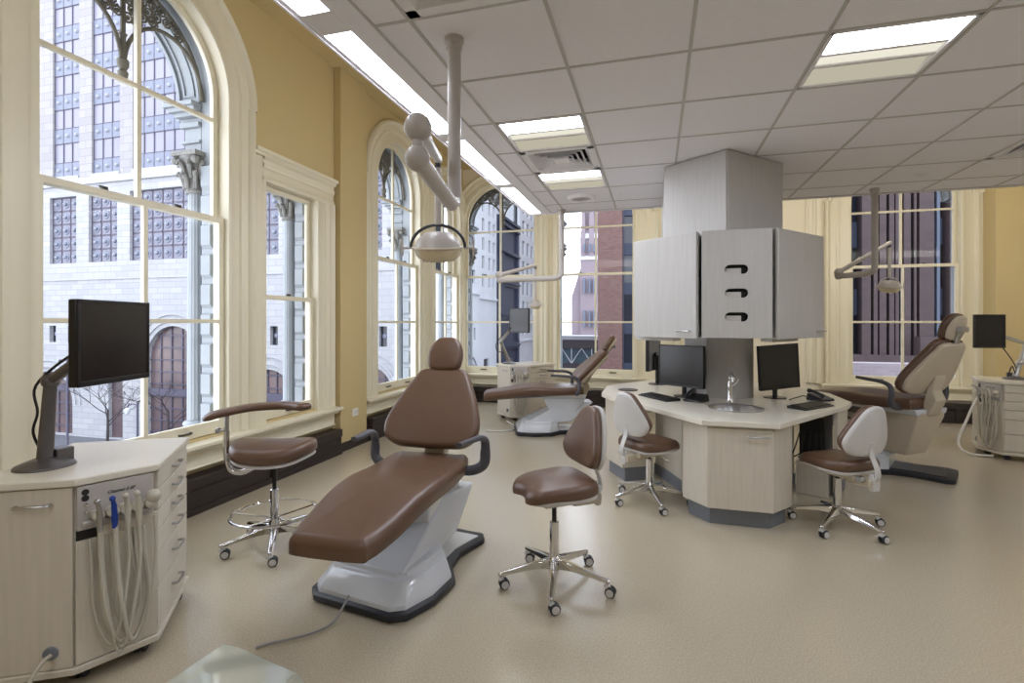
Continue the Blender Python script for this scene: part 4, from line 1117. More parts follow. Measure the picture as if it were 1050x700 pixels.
def up_cab(label, A, B, C, D, hs):
    t = thing('upper_cabinet', label, 'cabinet')
    b = MB(); b.prism([A, B, C, D], ZU0, ZU1); b.build('carcass', M['lam2'], t)
    Mx, ln = side_mat(A, B)
    b = MB(Mx); b.box(0.008, ln - 0.006, 0.0, 0.018, ZU0 - 0.005, ZU1); d = b.build('door', M['lam2'], t, bevel=0.003)
    bar_handle(Mx @ Matrix.Translation((0, 0.018, 0)), hs if hs > 0 else ln + hs, ZU0 + 0.05, 0.11, d)
    return t
up_cab('left upper cabinet of the island, door facing the windows', (-0.175, 4.56), (0.318, 4.165), (0.40, 4.62), (0.10, 4.95), -0.17)
up_cab('right upper cabinet of the island, door facing the raised chair', (0.862, 4.165), (1.315, 4.70), (1.08, 5.02), (0.78, 4.62), -0.13)
for lab, A in (('grey under-cabinet light below the left upper cabinet', (0.02, 4.62)), ('grey under-cabinet light below the right upper cabinet', (0.98, 4.60))):
    t = thing('cabinet_light_mount', lab, 'light', (A[0], A[1], ZU0 - 0.034), math.radians(-39 if A[0] < 0.5 else 50), 'under-cabinet lights')
    b = MB(); b.box(-0.20, 0.20, -0.05, 0.05, 0.0, 0.03); b.build('housing', M['grid'], t, bevel=0.004)
    b = MB(); b.box(-0.18, 0.18, -0.035, 0.035, -0.004, 0.002); b.build('lens', M['shell'], t)
t = thing('pillar_bulkhead', 'tall pale wood box rising from the upper cabinets to the ceiling', 'bulkhead')
BH = [(0.535, 4.235), (1.03, 4.75), (1.03, 6.30), (0.55, 6.80), (0.075, 6.35), (0.075, 4.59)]
b = MB(); b.prism(BH, ZU1, ZC - 0.008); b.build('casing', M['lam2'], t, smooth=0)
for A, B in ((BH[5], BH[0]), (BH[0], BH[1])):
    Mx, ln = side_mat(A, B); b = MB(Mx); b.box(0.003, ln - 0.003, 0.0, 0.008, ZU1, ZC - 0.008); b.build('cladding_panel', M['lam2'], t, bevel=0.002)
# far-side upper cabinets
t = thing('upper_cabinet', 'upper cabinet on the hidden far side of the island', 'cabinet')
b = MB(); b.prism([(1.08, 5.05), (1.25, 5.3), (1.25, 6.2), (0.85, 6.9), (0.33, 6.9), (-0.10, 6.2), (-0.10, 5.3), (0.12, 5.0), (0.3, 5.0), (0.26, 5.6), (0.6, 5.95), (0.95, 5.6), (0.9, 5.05)], ZU0, ZU1 - 0.004); b.build('carcass', M['lam2'], t)

def desk_monitor(label, loc, nx, ny, w_, h_, zc, roll=0.0, tag_cord=True):
    t = thing('desk_monitor', label, 'monitor', loc, 0, 'monitors on the island')
    n = Vector((nx, ny, 0)).normalized(); r = Vector((-n.y, n.x, 0))   # r x up = n
    up = Vector((0, 0, 1)) * math.cos(roll) + r * math.sin(roll); r2 = r * math.cos(roll) - Vector((0, 0, 1)) * math.sin(roll)
    screen_part(t, n * 0.06 + Vector((0, 0, zc)), r2, up, w_, h_)
    b = MB(); b.lathe([(0.0, 0.0), (0.10, 0.0), (0.10, 0.008), (0.05, 0.014), (0.0, 0.014)], n=24); b.build('stand_foot', M['black'], t)
    b = MB(); b.tube([(0, 0, 0.01), (0, 0, zc - 0.02)], 0.022, 10); b.tube([(0, 0, zc - 0.02), tuple(n * 0.03 + Vector((0, 0, zc - 0.02)))], 0.03, 10); b.build('stand_post', M['black'], t)
    return t
desk_monitor('black monitor at the left of the sink, its dark face to the windows', (0.27, 5.21, 0.785), -0.62, -0.78, 0.50, 0.40, 0.30)
desk_monitor('black monitor at the right of the sink, turned to the right stool', (1.10, 5.36, 0.785), 0.50, -0.87, 0.44, 0.42, 0.30, roll=-0.06)
desk_monitor('black monitor seen edge-on behind the left island monitor', (0.02, 6.18, 0.785), -0.95, 0.3, 0.44, 0.40, 0.36)

def keyboard(label, loc, rz):
    t = thing('keyboard', label, 'keyboard', loc, rz, 'keyboards on the island')
    b = MB(); b.add([(-0.225, -0.08, 0), (0.225, -0.08, 0), (0.225, 0.08, 0), (-0.225, 0.08, 0), (-0.225, -0.08, 0.012), (0.225, -0.08, 0.012), (0.225, 0.08, 0.026), (-0.225, 0.08, 0.026)], [(0, 3, 2, 1), (4, 5, 6, 7), (0, 1, 5, 4), (1, 2, 6, 5), (2, 3, 7, 6), (3, 0, 4, 7)])
    b.build('tray', M['black'], t, bevel=0.005)
    b = MB()
    for j in range(5):
        for i in range(14):
            x = -0.205 + i * 0.0295; y = -0.06 + j * 0.026; z = 0.0135 + (y + 0.08) / 0.16 * 0.0138
            b.box(x, x + 0.024, y, y + 0.021, z - 0.003, z + 0.006)
    b.build('keys', M['black'], t)
    return t
keyboard('black keyboard before the left island monitor', (0.03, 5.03, 0.785), math.radians(-55))
keyboard('black keyboard before the right island monitor', (1.27, 4.84, 0.785), math.radians(48))
def desk_phone(label, loc, rz):
    t = thing('desk_telephone', label, 'telephone', loc, rz, 'dark telephones on the island')
    b = MB(); b.add([(-0.09, -0.08, 0), (0.09, -0.08, 0), (0.09, 0.08, 0), (-0.09, 0.08, 0), (-0.08, -0.075, 0.02), (0.08, -0.075, 0.02), (0.08, 0.075, 0.065), (-0.08, 0.075, 0.065)], [(0, 3, 2, 1), (4, 5, 6, 7), (0, 1, 5, 4), (1, 2, 6, 5), (2, 3, 7, 6), (3, 0, 4, 7)]); b.build('body', M['black'], t, bevel=0.006)
    b = MB(); b.tube(catmull([(-0.06, -0.07, 0.045), (-0.062, -0.03, 0.068), (-0.062, 0.03, 0.085), (-0.06, 0.075, 0.085)], 4), [0.02] * 3 + [0.014] * 7 + [0.02] * 3, 10); b.build('handset', M['rubber'], t)
    b = MB(); b.tube([(-0.06 + 0.012 * math.cos(k), -0.10 + 0.012 * math.sin(k) - 0.0008 * k, 0.02 + 0.001 * (k % 3)) for k in [i * 0.7 for i in range(50)]], 0.003, 5); b.build('coiled_cord', M['black'], t)
desk_phone('black telephone between the left monitor and sink', (0.36, 4.93, 0.785), math.radians(-30))
desk_phone('black telephone beside the keyboard on the right of the island', (1.47, 5.30, 0.785), math.radians(40))
cord('desk_cable', 'thin black cord lying between the right monitor and telephone', [(1.19, 5.22, 0.79), (1.24, 5.17, 0.82), (1.30, 5.14, 0.84), (1.36, 5.12, 0.79)], 0.004, M['black'])
b = MB(); b.lathe([(0.0, 0), (0.10, 0.0), (0.105, 0.004), (0.10, 0.008), (0.0, 0.007)], n=28); o = b.build('mouse_pad', M['black']); o.location = (-0.28, 5.55, 0.785); tag(o, 'round black pad lying on the left tip of the worktop', 'mouse pad')
t = thing('computer_tower', 'black computer in the dark knee space at the right of the island', 'computer', (1.38, 5.10, 0.0), math.radians(-28))
b = MB(); b.box(-0.10, 0.10, -0.14, 0.14, 0.28, 0.68); b.build('case', M['black'], t, bevel=0.005)
b = MB(); b.box(-0.12, 0.12, -0.16, 0.16, 0.0, 0.28); b.build('pedestal', M['lam'], t, bevel=0.004)
b = MB()
for k in range(5): b.tube(catmull([(-0.09 + 0.04 * k, -0.145, 0.55), (-0.12 + 0.05 * k, -0.2, 0.4 - 0.02 * k), (-0.16 + 0.03 * k, -0.17, 0.32)], 5), 0.006, 6)
b.build('cable', M['black'], t)

# ------------------------------------------------------------------ glossy floor box in the foreground
t = thing('floor_box', 'glossy pale grey-green box on the floor at the bottom edge', 'box', (-1.75, 1.70, 0))
def fl(u, v, z=0.0):
    d = dir_at(u); q = (1.5 - z) * 521 / (v - 331); a = (u - 525) / 521 * q
    return Vector((a * _c - q * _s, a * _s + q * _c))
zt = 0.07
A = fl(230, 659, zt); Bp = fl(247, 663, zt); Cc = fl(305, 689, zt)
dl = (fl(168, 700, zt) - A); dl = dl.normalized()
pts = [A, Bp, Cc, Cc + dl * 0.10 + Vector((0.02, -0.30)) * 0.2, Cc + dl * 0.62, A + dl * 0.66]
pl = [(p.x + 1.75, p.y - 1.70) for p in pts]
b = MB(); b.loft([[(x, y, 0.0) for x, y in inset(pl, -0.02)], [(x, y, 0.02) for x, y in inset(pl, -0.02)], [(x, y, zt - 0.004) for x, y in inset(pl, 0.0)], [(x, y, zt) for x, y in inset(pl, 0.006)]])
b.build('cover', M['gloss'], t, smooth=0)
b = MB(); b.loft([[(x, y, 0.0) for x, y in inset(pl, -0.028)], [(x, y, 0.008) for x, y in inset(pl, -0.028)]]); b.build('rim', M['shell'], t, smooth=0)

# ------------------------------------------------------------------ ceiling-hung operating lamps
def lamp(label, top, elbow, arm_end, knuckle, arm2_end, head, size, thick, big):
    t = thing('operating_lamp_pendant', label, 'dental lamp', top, 0, 'ceiling-hung dental lamps')
    L = lambda p: Vector(p) - Vector(top)
    top_, el, ae, kn, a2, hd = [L(p) for p in (top, elbow, arm_end, knuckle, arm2_end, head)]
    b = MB(); b.lathe([(thick * 1.45, 0.0), (thick * 1.45, -0.02), (thick * 1.2, -0.03), (thick * 1.2, -0.05), (thick, -0.055)], n=20); b.build('ceiling_flange', M['lamp_pl'], t)
    dn = (ae - el).normalized()
    b = MB(); b.tube([(0, 0, -0.04), tuple(el + Vector((0, 0, 0.10)))] + [tuple(p) for p in catmull([el + Vector((0, 0, 0.09)), el + Vector((0, 0, 0.03)) + dn * 0.012, el + dn * 0.09], 4)] + [tuple(ae)], thick, 14)
    b.build('pole', M['lamp_pl'], t, smooth=70)
    b = MB(); b.ball(ae, thick * 1.35, 14); b.tube([tuple(ae), tuple(kn)], thick * 0.6, 10); b.ball(kn, thick * 1.5, 14); b.build('knuckle', M['lamp_pl'], t, smooth=70)
    b = MB(); b.tube([tuple(kn), tuple(a2)], [thick * 0.85, thick * 0.7], 12); b.ball(a2, thick * 0.8, 10); b.build('spring_arm', M['lamp_pl'], t, smooth=70)
    b = MB(); b.tube([tuple(a2), tuple(a2 + Vector((0, 0, -0.06)))], thick * 0.5, 10); b.build('swivel', M['rubber'], t)
    b = MB(); b.tube([tuple(a2 + Vector((0, 0, -0.05))), tuple(Vector((a2.x, a2.y, hd.z + size * 0.42)))], thick * 0.55, 12); b.build('drop_tube', M['lamp_pl'], t)
    # head: yoke, reflector bowl, front glass, bar handles
    s_ = size
    hn = t
    q = Vector((a2.x, a2.y, hd.z))
    rr = rv
    b = MB(); b.tube([tuple(q + rr * (0.5 * s_ * math.cos(a)) + Vector((0, 0, 0.42 * s_ * math.sin(a)))) for a in [PI * k / 16 for k in range(17)]], s_ * 0.028, 8); b.build('yoke', M['rubber'] if big else M['lamp_pl'], t)
    T_ = Matrix.Translation(q) @ Matrix.Rotation(math.radians(12), 4, rv)
    b = MB(T_); b.lathe([(0.05 * s_, 0.30 * s_), (0.22 * s_, 0.28 * s_), (0.36 * s_, 0.16 * s_), (0.42 * s_, 0.04 * s_), (0.44 * s_, 0.0), (0.42 * s_, -0.02 * s_)], n=28); b.build('reflector_bowl', M['lamp_pl'], t, smooth=60)
    b = MB(T_); b.lathe([(0.42 * s_, 0.0), (0.44 * s_, -0.02 * s_), (0.40 * s_, -0.14 * s_), (0.30 * s_, -0.24 * s_), (0.27 * s_, -0.245 * s_), (0.0, -0.2 * s_)], n=28); b.build('lens_shade', M['pearl'], t, smooth=50)
    b = MB(T_); b.tube([tuple(Matrix.Rotation(0, 3, 'Z') @ Vector((0.445 * s_ * math.cos(2 * PI * k / 32), 0.445 * s_ * math.sin(2 * PI * k / 32), 0.0))) for k in range(32)], s_ * 0.025, 8, closed=True); b.build('rim', M['beige_pl'], t)
    for sg in (-1, 1):
        b = MB(); p = q + rr * sg * 0.45 * s_
        b.tube([tuple(p), tuple(p + rr * sg * 0.20 * s_)], s_ * 0.022, 8); b.tube([tuple(p + rr * sg * 0.20 * s_ + Vector((0, 0, -0.14 * s_))), tuple(p + rr * sg * 0.205 * s_ + Vector((0, 0, 0.17 * s_)))], s_ * 0.02, 8); b.build('handle', M['lamp_pl'], t)
    for k in range(3):
        a = PI * (0.25 + 0.25 * k); b = MB(); b.tube([tuple(T_ @ Vector((0.44 * s_ * math.cos(-a), 0.44 * s_ * math.sin(-a), 0))), tuple(T_ @ Vector((0.28 * s_ * math.cos(-a), 0.28 * s_ * math.sin(-a), -0.245 * s_)))], s_ * 0.016, 6); b.build('cage_bar', M['beige_pl'], t)
    return t
top1 = Vector((-0.92, 2.25, ZC)); el1 = Vector((-0.92, 2.25, 2.045)); ae1 = at(428, 163, 1.70); kn1 = at(428.5, 131, 1.70); a21 = at(449, 163, 2.8); h1 = at(450, 254, 2.8)
ae1.z = 2.05
lamp('large dental lamp on a ceiling pole above the foreground chair', top1, el1, ae1, kn1, a21, h1, 0.30, 0.032, True)
d2 = 6.05
lamp('white dental lamp on a bent ceiling pole before the far windows', (-1.08, 6.0, ZC), (-1.08, 6.0, 2.035), at(513, 287, 6.3), at(512, 282, 6.3), at(549, 272, 6.9), at(553, 313, 6.9), 0.17, 0.033, False)
lamp('white dental lamp on a bent ceiling pole above the raised chair', (2.12, 5.9, ZC), (2.12, 5.9, 2.0), at(860, 283, 5.55), at(860, 279, 5.5), at(912, 249, 5.5), at(918, 294, 5.5), 0.24, 0.03, False)

# ------------------------------------------------------------------ the street outside
M['stone'] = brick_mat('white_stone_blocks', (162, 161, 162), (150, 150, 153), (136, 138, 145), 0.8, 0.3, msize=0.016)
M['stone_t'] = brick_mat('tower_stone_blocks', (148, 144, 143), (138, 134, 136), (120, 119, 126), 0.9, 0.42, msize=0.014)
M['stone_s'] = mat('smooth_pale_stone', (158, 158, 162), 0.8, var=0.05, scale=1.5)
M['office'] = mat('pale_office_stone', (195, 197, 202), 0.8, var=0.04, scale=1)
M['lav'] = mat('sky_tinted_lavender_glass', (127, 125, 138), 0.3, var=0.08, scale=0.4)  # sky reflection painted in as the lavender base colour
M['spand'] = mat('spandrel_metal', (106, 110, 126), 0.4, var=0.06, scale=3)
M['spand_d'] = mat('dark_spandrel_metal', (114, 112, 125), 0.45, var=0.1, scale=3)
M['knob'] = mat('cast_boss', (143, 145, 152), 0.4)
M['dkframe'] = mat('dark_mullion', (71, 67, 83), 0.5)
M['pinkglass'] = mat('lit_arch_glazing', (106, 87, 85), 0.3, col2=(71, 59, 66), scale=0.6)  # reddish lit interior behind the arches is painted into the colour
M['dkglass'] = mat('dark_window_glass', (37, 40, 51), 0.1)
M['navy'] = mat('navy_curtain_wall', (44, 51, 71), 0.6, var=0.1, scale=0.5)
M['brick'] = brick_mat('red_brick', (110, 78, 72), (126, 98, 92), (120, 96, 91), 0.24, 0.08, msize=0.01)
M['plum'] = brick_mat('plum_brick', (66, 52, 52), (56, 44, 44), (61, 49, 50), 0.30, 0.10, msize=0.01)
M['pinkbrick'] = brick_mat('pink_brick', (143, 132, 136), (134, 122, 127), (143, 134, 139), 0.24, 0.08, msize=0.008)
M['pinkstone'] = mat('hazy_pink_stone', (138, 125, 131), 0.9, var=0.05, scale=0.3)  # distance haze is mixed into the stone colour
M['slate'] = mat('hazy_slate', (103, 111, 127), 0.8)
M['teal'] = mat('teal_steel', (76, 96, 107), 0.5)
M['bridge'] = mat('brown_bridge_girder', (66, 59, 63), 0.6)
M['asphalt'] = mat('street_asphalt', (87, 87, 92), 0.9, var=0.06, scale=0.8)
M['bark'] = mat('bare_bark', (59, 51, 53), 0.9)
M['carw'] = mat('white_car_paint', (154, 158, 162), 0.25, coat=0.5)
M['card'] = mat('dark_car_paint', (40, 44, 56), 0.25, coat=0.5)

GZ = -4.6
b = MB(); b.box(-90, 90, 0, 190, GZ - 0.3, GZ); struct('street', b, M['asphalt'], smooth=0)

FS = Frame((0, 20, 0), (1, 0, 0), (0, 1, 0))
t = thing('stone_building', 'white stone building with panelled purple windows across the street', 'building')
bays = [(-38.2, -36.2, 3), (-35.2, -33.2, 3), (-32.07, -30.08, 3), (-29.16, -27.14, 3), (-26.27, -22.25, 6), (-20.4, -17.05, 5), (-14.6, -11.6, 5)]
arch_spec = [(-32.1, 1.75, -2.9), (-23.4, 1.75, -0.4), (-17.6, 1.3, -2.0), (-12.3, 1.2, -1.6)]
slits = [(-31.85, 0.25), (-30.45, 0.25), (-17.3, 0.22), (-11.55, 0.2)]
holes = [[(a, 4.74), (e, 4.74), (e, 8.35), (a, 8.35)] for a, e, k in bays]
holes += [[(c - h, GZ + 0.05), (c + h, GZ + 0.05)] + arc((c, s_), h, 0, PI, 16) for c, h, s_ in arch_spec]
holes += [[(c - h, 0.45), (c + h, 0.45), (c + h, 1.35), (c - h, 1.35)] for c, h in slits]
holes.append([(-27.75, GZ + 0.05), (-26.75, GZ + 0.05), (-26.75, -1.5), (-27.75, -1.5)])
b = MB(); holed(b, FS, [(-48, GZ), (-10.4, GZ), (-10.4, 8.9), (-48, 8.9)], holes, 0, 0.35)
b.box(-48, -10.8, 20.9, 24.6, GZ, 8.9); b.build('podium_wall', M['stone'], t, smooth=0)
b = MB(); fbox(b, FS, -48, -10.4, -0.12, 0.4, 8.9, 9.25); fbox(b, FS, -48, -10.3, -0.05, 0.4, 3.80, 3.90)
for c, h, s_ in arch_spec:
    for o in (0.25, 0.6):
        P = [(c + (h + o) * math.cos(PI * i / 20), s_ + (h + o) * math.sin(PI * i / 20), math.cos(PI * i / 20), math.sin(PI * i / 20)) for i in range(21)]
        sweep(b, FS, P, [(-0.03, 0), (-0.03, -0.06), (0.04, -0.06), (0.04, 0)])
b.build('stone_mouldings', M['stone_s'], t, smooth=0)
tb = [(a, e) for a, e, k in bays]
b = MB(); holed(b, FS, [(-48, 9.25), (-10.6, 9.25), (-10.6, 40), (-48, 40)], [[(a, 9.5), (e, 9.5), (e, 38), (a, 38)] for a, e in tb], 0.15, 0.75)
b.box(-48, -10.9, 21.2, 24.6, 9.25, 40); b.build('tower_wall', M['stone_t'], t, smooth=0)
b = MB()
for a, e in tb: fbox(b, FS, a, e, 0.08, 0.3, 9.25, 9.5)
b.build('tower_sill', M['stone_s'], t, smooth=0)
for a, e, k in bays:
    # podium window: a grid of bossed panels
    b = MB(); fbox(b, FS, a, e, 0.18, 0.3, 4.74, 8.35); wb = b.build('window_bay', M['spand_d'], t, smooth=0)
    b = MB(); st = (e - a) / k
    for i in range(k + 1): fbox(b, FS, a + i * st - 0.03, a + i * st + 0.03, 0.15, 0.25, 4.74, 8.35)
    for j in range(6): fbox(b, FS, a, e, 0.15, 0.25, 4.74 + j * 0.722 - 0.04, 4.74 + j * 0.722 + 0.04)
    b.build('mullions', M['dkframe'], wb, smooth=0)
    b = MB()
    for i in range(k):
        for j in range(5):
            cx, cz = a + (i + 0.5) * st, 4.74 + (j + 0.5) * 0.722
            b.lathe([(0.24, 0.0), (0.22, 0.03), (0.1, 0.03), (0.10, 0.09), (0.0, 0.13)], FS(cx, 0.18, cz), 8, axis=(0, -1, 0))
    b.build('boss', M['knob'] if False else M['spand'], wb, smooth=0)
    b = MB()
    for i in range(k):
        for j in range(5):
            cx, cz = a + (i + 0.5) * st, 4.74 + (j + 0.5) * 0.722
            b.ball(FS(cx, 0.08, cz), 0.07, 6)
    b.build('boss_tip', M['knob'], wb, smooth=0)
    # tower window strip
    b = MB(); fbox(b, FS, a, e, 0.28, 0.36, 9.5, 38); wb = b.build('window_strip', M['lav'], t, smooth=0)
    b = MB(); kn = MB(); fr = MB()
    z = 9.9
    while z < 37:
        fbox(b, FS, a, e, 0.25, 0.3, z - 0.40, z + 0.40)
        fbox(fr, FS, a, e, 0.24, 0.3, z - 0.43, z - 0.39); fbox(fr, FS, a, e, 0.24, 0.3, z + 0.39, z + 0.43)
        for i in range(k): kn.ball(FS(a + (i + 0.5) * st, 0.24, z), 0.10, 6)
        z += 1.88
    for i in range(k + 1): fbox(fr, FS, a + i * st - 0.022, a + i * st + 0.022, 0.24, 0.3, 9.5, 38)
    b.build('spandrels', M['spand'], wb, smooth=0); kn.build('boss', M['knob'], wb, smooth=0); fr.build('mullions', M['dkframe'], wb, smooth=0)
for c, h, s_ in arch_spec:
    b = MB(); fbox(b, FS, c - h, c + h, 0.27, 0.4, GZ, s_ + h); g_ = b.build('arch_glazing', M['pinkglass'], t, smooth=0)
    b = MB()
    for i in range(1, 5): fbox(b, FS, c - h + i * h / 2.5 - 0.03, c - h + i * h / 2.5 + 0.03, 0.22, 0.3, GZ, s_ + h)
    z = GZ + 0.5
    while z < s_ + h: fbox(b, FS, c - h, c + h, 0.2, 0.3, z - 0.03, z + 0.03); z += 0.62
    fbox(b, FS, c - h, c + h, 0.1, 0.3, -2.2, -1.85)
    b.build('glazing_bars', M['dkframe'], g_, smooth=0)
for c, h in slits:
    b = MB(); fbox(b, FS, c - h, c + h, 0.2, 0.3, 0.45, 1.35); g_ = b.build('slit_window', M['dkglass'], t, smooth=0)
    b = MB(); b.lathe([(0.14, 0.0), (0.1, 0.06), (0.0, 0.08)], FS(c, 0.2, 0.9), 10, axis=(0, -1, 0)); b.build('boss', M['spand'], g_, smooth=0)
b = MB(); fbox(b, FS, -27.75, -26.75, 0.2, 0.3, GZ, -1.5); b.build('service_door', M['pinkglass'], t, smooth=0)

def block(name, label, F, u0, u1, dep, z1, wallm, wins, glassm, ledges=(), arch=None):
    t = thing(name, label, 'building')
    b = MB(); holes = [[(a, c), (e, c), (e, d), (a, d)] for a, e, c, d in wins]
    holed(b, F, [(u0, GZ), (u1, GZ), (u1, z1), (u0, z1)], holes, 0, 0.15)
    fbox(b, F, u0, u1, 0.4, dep, GZ, z1); fbox(b, F, u0, u1, -0.1, dep, z1, z1 + 0.15)
    b.build('wall', wallm, t, smooth=0)
    if ledges:
        b = MB()
        for z in ledges: fbox(b, F, u0, u1, -0.08, 0.1, z, z + 0.1)
        b.build('ledge', wallm, t, smooth=0)
    for a, e, c, d in wins:
        b = MB(); fbox(b, F, a, e, 0.10, 0.2, c, d); b.build('window', glassm, t, smooth=0)
    if arch:
        c, h, s_ = arch
        b = MB(); fbox(b, F, c - h, c + h, -0.02, 0.05, GZ, s_); b.add([F(c, -0.02, s_)] + [F(p[0], -0.02, p[1]) for p in arc((c, s_), h, 0, PI, 12)], [(0, i, i + 1) for i in range(1, 13)]); b.build('archway', M['dkglass'], t, smooth=0)
        b = MB()
        for o in (0.12, 0.4): sweep(b, F, [(c + (h + o) * math.cos(PI * i / 16), s_ + (h + o) * math.sin(PI * i / 16), math.cos(PI * i / 16), math.sin(PI * i / 16)) for i in range(17)], [(-0.03, 0), (-0.03, -0.06), (0.03, -0.06), (0.03, 0)])
        b.build('arch_moulding', M['stone_s'], t, smooth=0)
    return t
FE = Frame((-7.6, 0, 0), (0, 1, 0), (-1, 0, 0))
rows = (7.9, 7.0, 6.1, 5.2, 4.35, 3.5)
block('office_building', 'pale corner office building with small dark windows, beyond the corner window', FE, 19.9, 21.55, 2.6, 14, M['office'],
      [(20.42, 21.0, z - 0.28, z + 0.3) for z in rows] + [(20.15, 20.4, 0.75, 1.3), (20.8, 21.05, 0.75, 1.3)], M['dkglass'], (2.75, 8.6, 11), arch=(20.2, 0.62, -0.9))
block('office_building', 'pale office wing with paired dark windows, next to the corner office building', Frame((-7.75, 0, 0), (0, 1, 0), (-1, 0, 0)), 21.7, 24.6, 2.8, 13, M['office'],
      [(y, y + 0.35, z - 0.3, z + 0.3) for z in rows for y in (22.35, 23.3, 24.0)] + [(22.6, 23.4, -2.2, -0.2)], M['dkglass'], (2.6, 8.5))
t = block('glass_tower', 'dark navy glass building between two pale ones', Frame((-7.6, 0, 0), (0, 1, 0), (-1, 0, 0)), 24.75, 28.5, 6, 6.9, M['navy'],
      [(25.5, 28.2, z, z + 1.35) for z in (-3, -1.3, 0.4, 2.1, 3.8, 5.4)], M['navy'], (0.2, 1.9, 3.6, 5.2, 6.6))
block('office_building', 'light grey office tower with small windows behind the navy building', Frame((-7.6, 0, 0), (0, 1, 0), (-1, 0, 0)), 28.6, 36, 6, 14, M['office'],
      [(y, y + 0.6, z - 0.4, z + 0.4) for z in (1.2, 2.4, 3.6, 4.8, 6.0, 7.2, 8.4, 9.6) for y in (29.2, 30.3, 31.4, 32.5, 33.6)], M['dkglass'], (0.4, 12))

# skybridge
YB2 = 45.0
t = thing('skybridge', 'glazed teal skybridge crossing the street beyond the far windows', 'bridge')
FB = Frame((0, YB2, 0), (1, 0, 0), (0, 1, 0))
xa, xb = -18, 3
b = MB(); fbox(b, FB, xa, xb, 0, 3, 0.0, 0.35); b.build('roof_edge', M['stone_s'], t, smooth=0)
b = MB(); fbox(b, FB, xa, xb, 0.05, 3, -0.75, 0.0); fbox(b, FB, xa, xb, 0.05, 3, -2.75, -2.1); b.build('girder', M['bridge'], t, smooth=0)
b = MB(); fbox(b, FB, xa, xb, 0.4, 2.6, -2.1, -0.75); b.build('glazing', M['teal'], t, smooth=0)
b = MB(); x = xa
while x < xb:
    b.tube([FB(x, 0.1, -2.1), FB(x + 0.9, 0.1, -0.75), FB(x + 1.8, 0.1, -2.1)], 0.055, 6); b.tube([FB(x, 0.1, -2.1), FB(x, 0.1, -0.75)], 0.045, 6); x += 1.8
b.build('truss', M['office'], t, smooth=0)
b = MB(); fbox(b, FB, xa, xa + 1.2, 0.3, 2.7, GZ, -2.75); b.build('pier', M['bridge'], t, smooth=0)

# city hall tower far away
t = thing('clock_tower', 'distant pink stone tower with stepped gables', 'building')
def tw(u0, u1, v1, y, m, name, roof=None, v0=None, dep=7):
    x0, x1 = x_at(u0, y), x_at(u1, y); z1 = z_at((u0 + u1) / 2, v1, y=y); z0 = GZ if v0 is None else z_at((u0 + u1) / 2, v0, y=y)
    b = MB(); b.box(x0, x1, y, y + dep, z0, z1)
    if roof:
        zr = z_at((u0 + u1) / 2, roof, y=y); cx = (x0 + x1) / 2
        b.add([(x0, y, z1), (x1, y, z1), (x1, y + dep, z1), (x0, y + dep, z1), (cx, y, zr), (cx, y + dep, zr)], [(0, 1, 4), (2, 3, 5), (0, 4, 5, 3), (1, 2, 5, 4)])
    return b.build(name, m, t, smooth=0)
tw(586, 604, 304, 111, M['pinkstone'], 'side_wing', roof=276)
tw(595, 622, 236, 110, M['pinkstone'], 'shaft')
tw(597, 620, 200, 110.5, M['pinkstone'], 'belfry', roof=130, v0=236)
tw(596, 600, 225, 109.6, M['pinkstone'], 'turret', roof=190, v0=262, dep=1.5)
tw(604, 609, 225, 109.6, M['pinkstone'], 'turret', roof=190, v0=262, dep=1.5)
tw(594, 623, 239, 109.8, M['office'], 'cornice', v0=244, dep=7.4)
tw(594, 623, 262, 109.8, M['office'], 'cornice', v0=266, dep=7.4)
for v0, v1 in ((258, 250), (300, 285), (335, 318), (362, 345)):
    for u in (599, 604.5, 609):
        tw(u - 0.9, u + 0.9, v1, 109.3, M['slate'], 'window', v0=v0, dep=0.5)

# brick building and glass block
t = thing('brick_building', 'red brick building with a dark glass side, right half of the far window', 'building')
x0, x1, x2 = x_at(613, 30), x_at(638, 30), 4.2
b = MB(); b.box(x0, x1, 30, 44, GZ, 26); b.build('brick_wall', M['brick'], t, smooth=0)
b = MB(); b.box(x1, x2, 30.5, 44, GZ, 26); b.build('glass_wall', M['dkglass'], t, smooth=0)
b = MB()
for z in (-3.5, -1.2, 1.2, 3.5, 5.8, 8.1, 10.4): b.box(x1, x2, 30.35, 30.6, z - 0.35, z + 0.35)
b.build('spandrel', M['navy'], t, smooth=0)
b = MB()
for k in range(7): b.box(x1 + 0.9 * k, x1 + 0.9 * k + 0.08, 30.3, 30.6, GZ, 26)
b.build('mullion', M['dkframe'], t, smooth=0)
b = MB(); b.box(x0 - 0.3, x2, 27.5, 30.2, GZ, -1.25); b.build('low_ledge', M['brick'], t, smooth=0)

# striped building behind the right-hand far window
t = thing('striped_building', 'plum brick building with tall dark window strips beyond the right far window', 'building')
ys_ = 22.0
xl, xr = x_at(850, ys_), x_at(1010, ys_)
b = MB(); b.box(xl, xr, ys_ + 0.6, ys_ + 10, GZ, 28); b.build('glass_wall', M['dkglass'], t, smooth=0)
for u0, u1 in ((862, 873), (884, 893), (896, 900), (902, 909), (912, 917), (918.5, 922), (927, 934), (937.5, 940), (943, 958), (974, 990)):
    b = MB(); b.box(x_at(u0, ys_), x_at(u1, ys_), ys_, ys_ + 0.7, GZ, 28); b.build('brick_pier', M['plum'], t, smooth=0)
b = MB()
for k in range(12): b.box(xl, xr, ys_ + 0.5, ys_ + 0.65, -3.4 + 2.6 * k, -2.4 + 2.6 * k)
b.build('spandrel', M['navy'], t, smooth=0)
b = MB(); u0 = x_at(966, ys_); b.box(u0, u0 + 0.1, ys_ + 0.35, ys_ + 0.7, GZ, 28); b.build('blue_mullion', M['slate'], t, smooth=0)
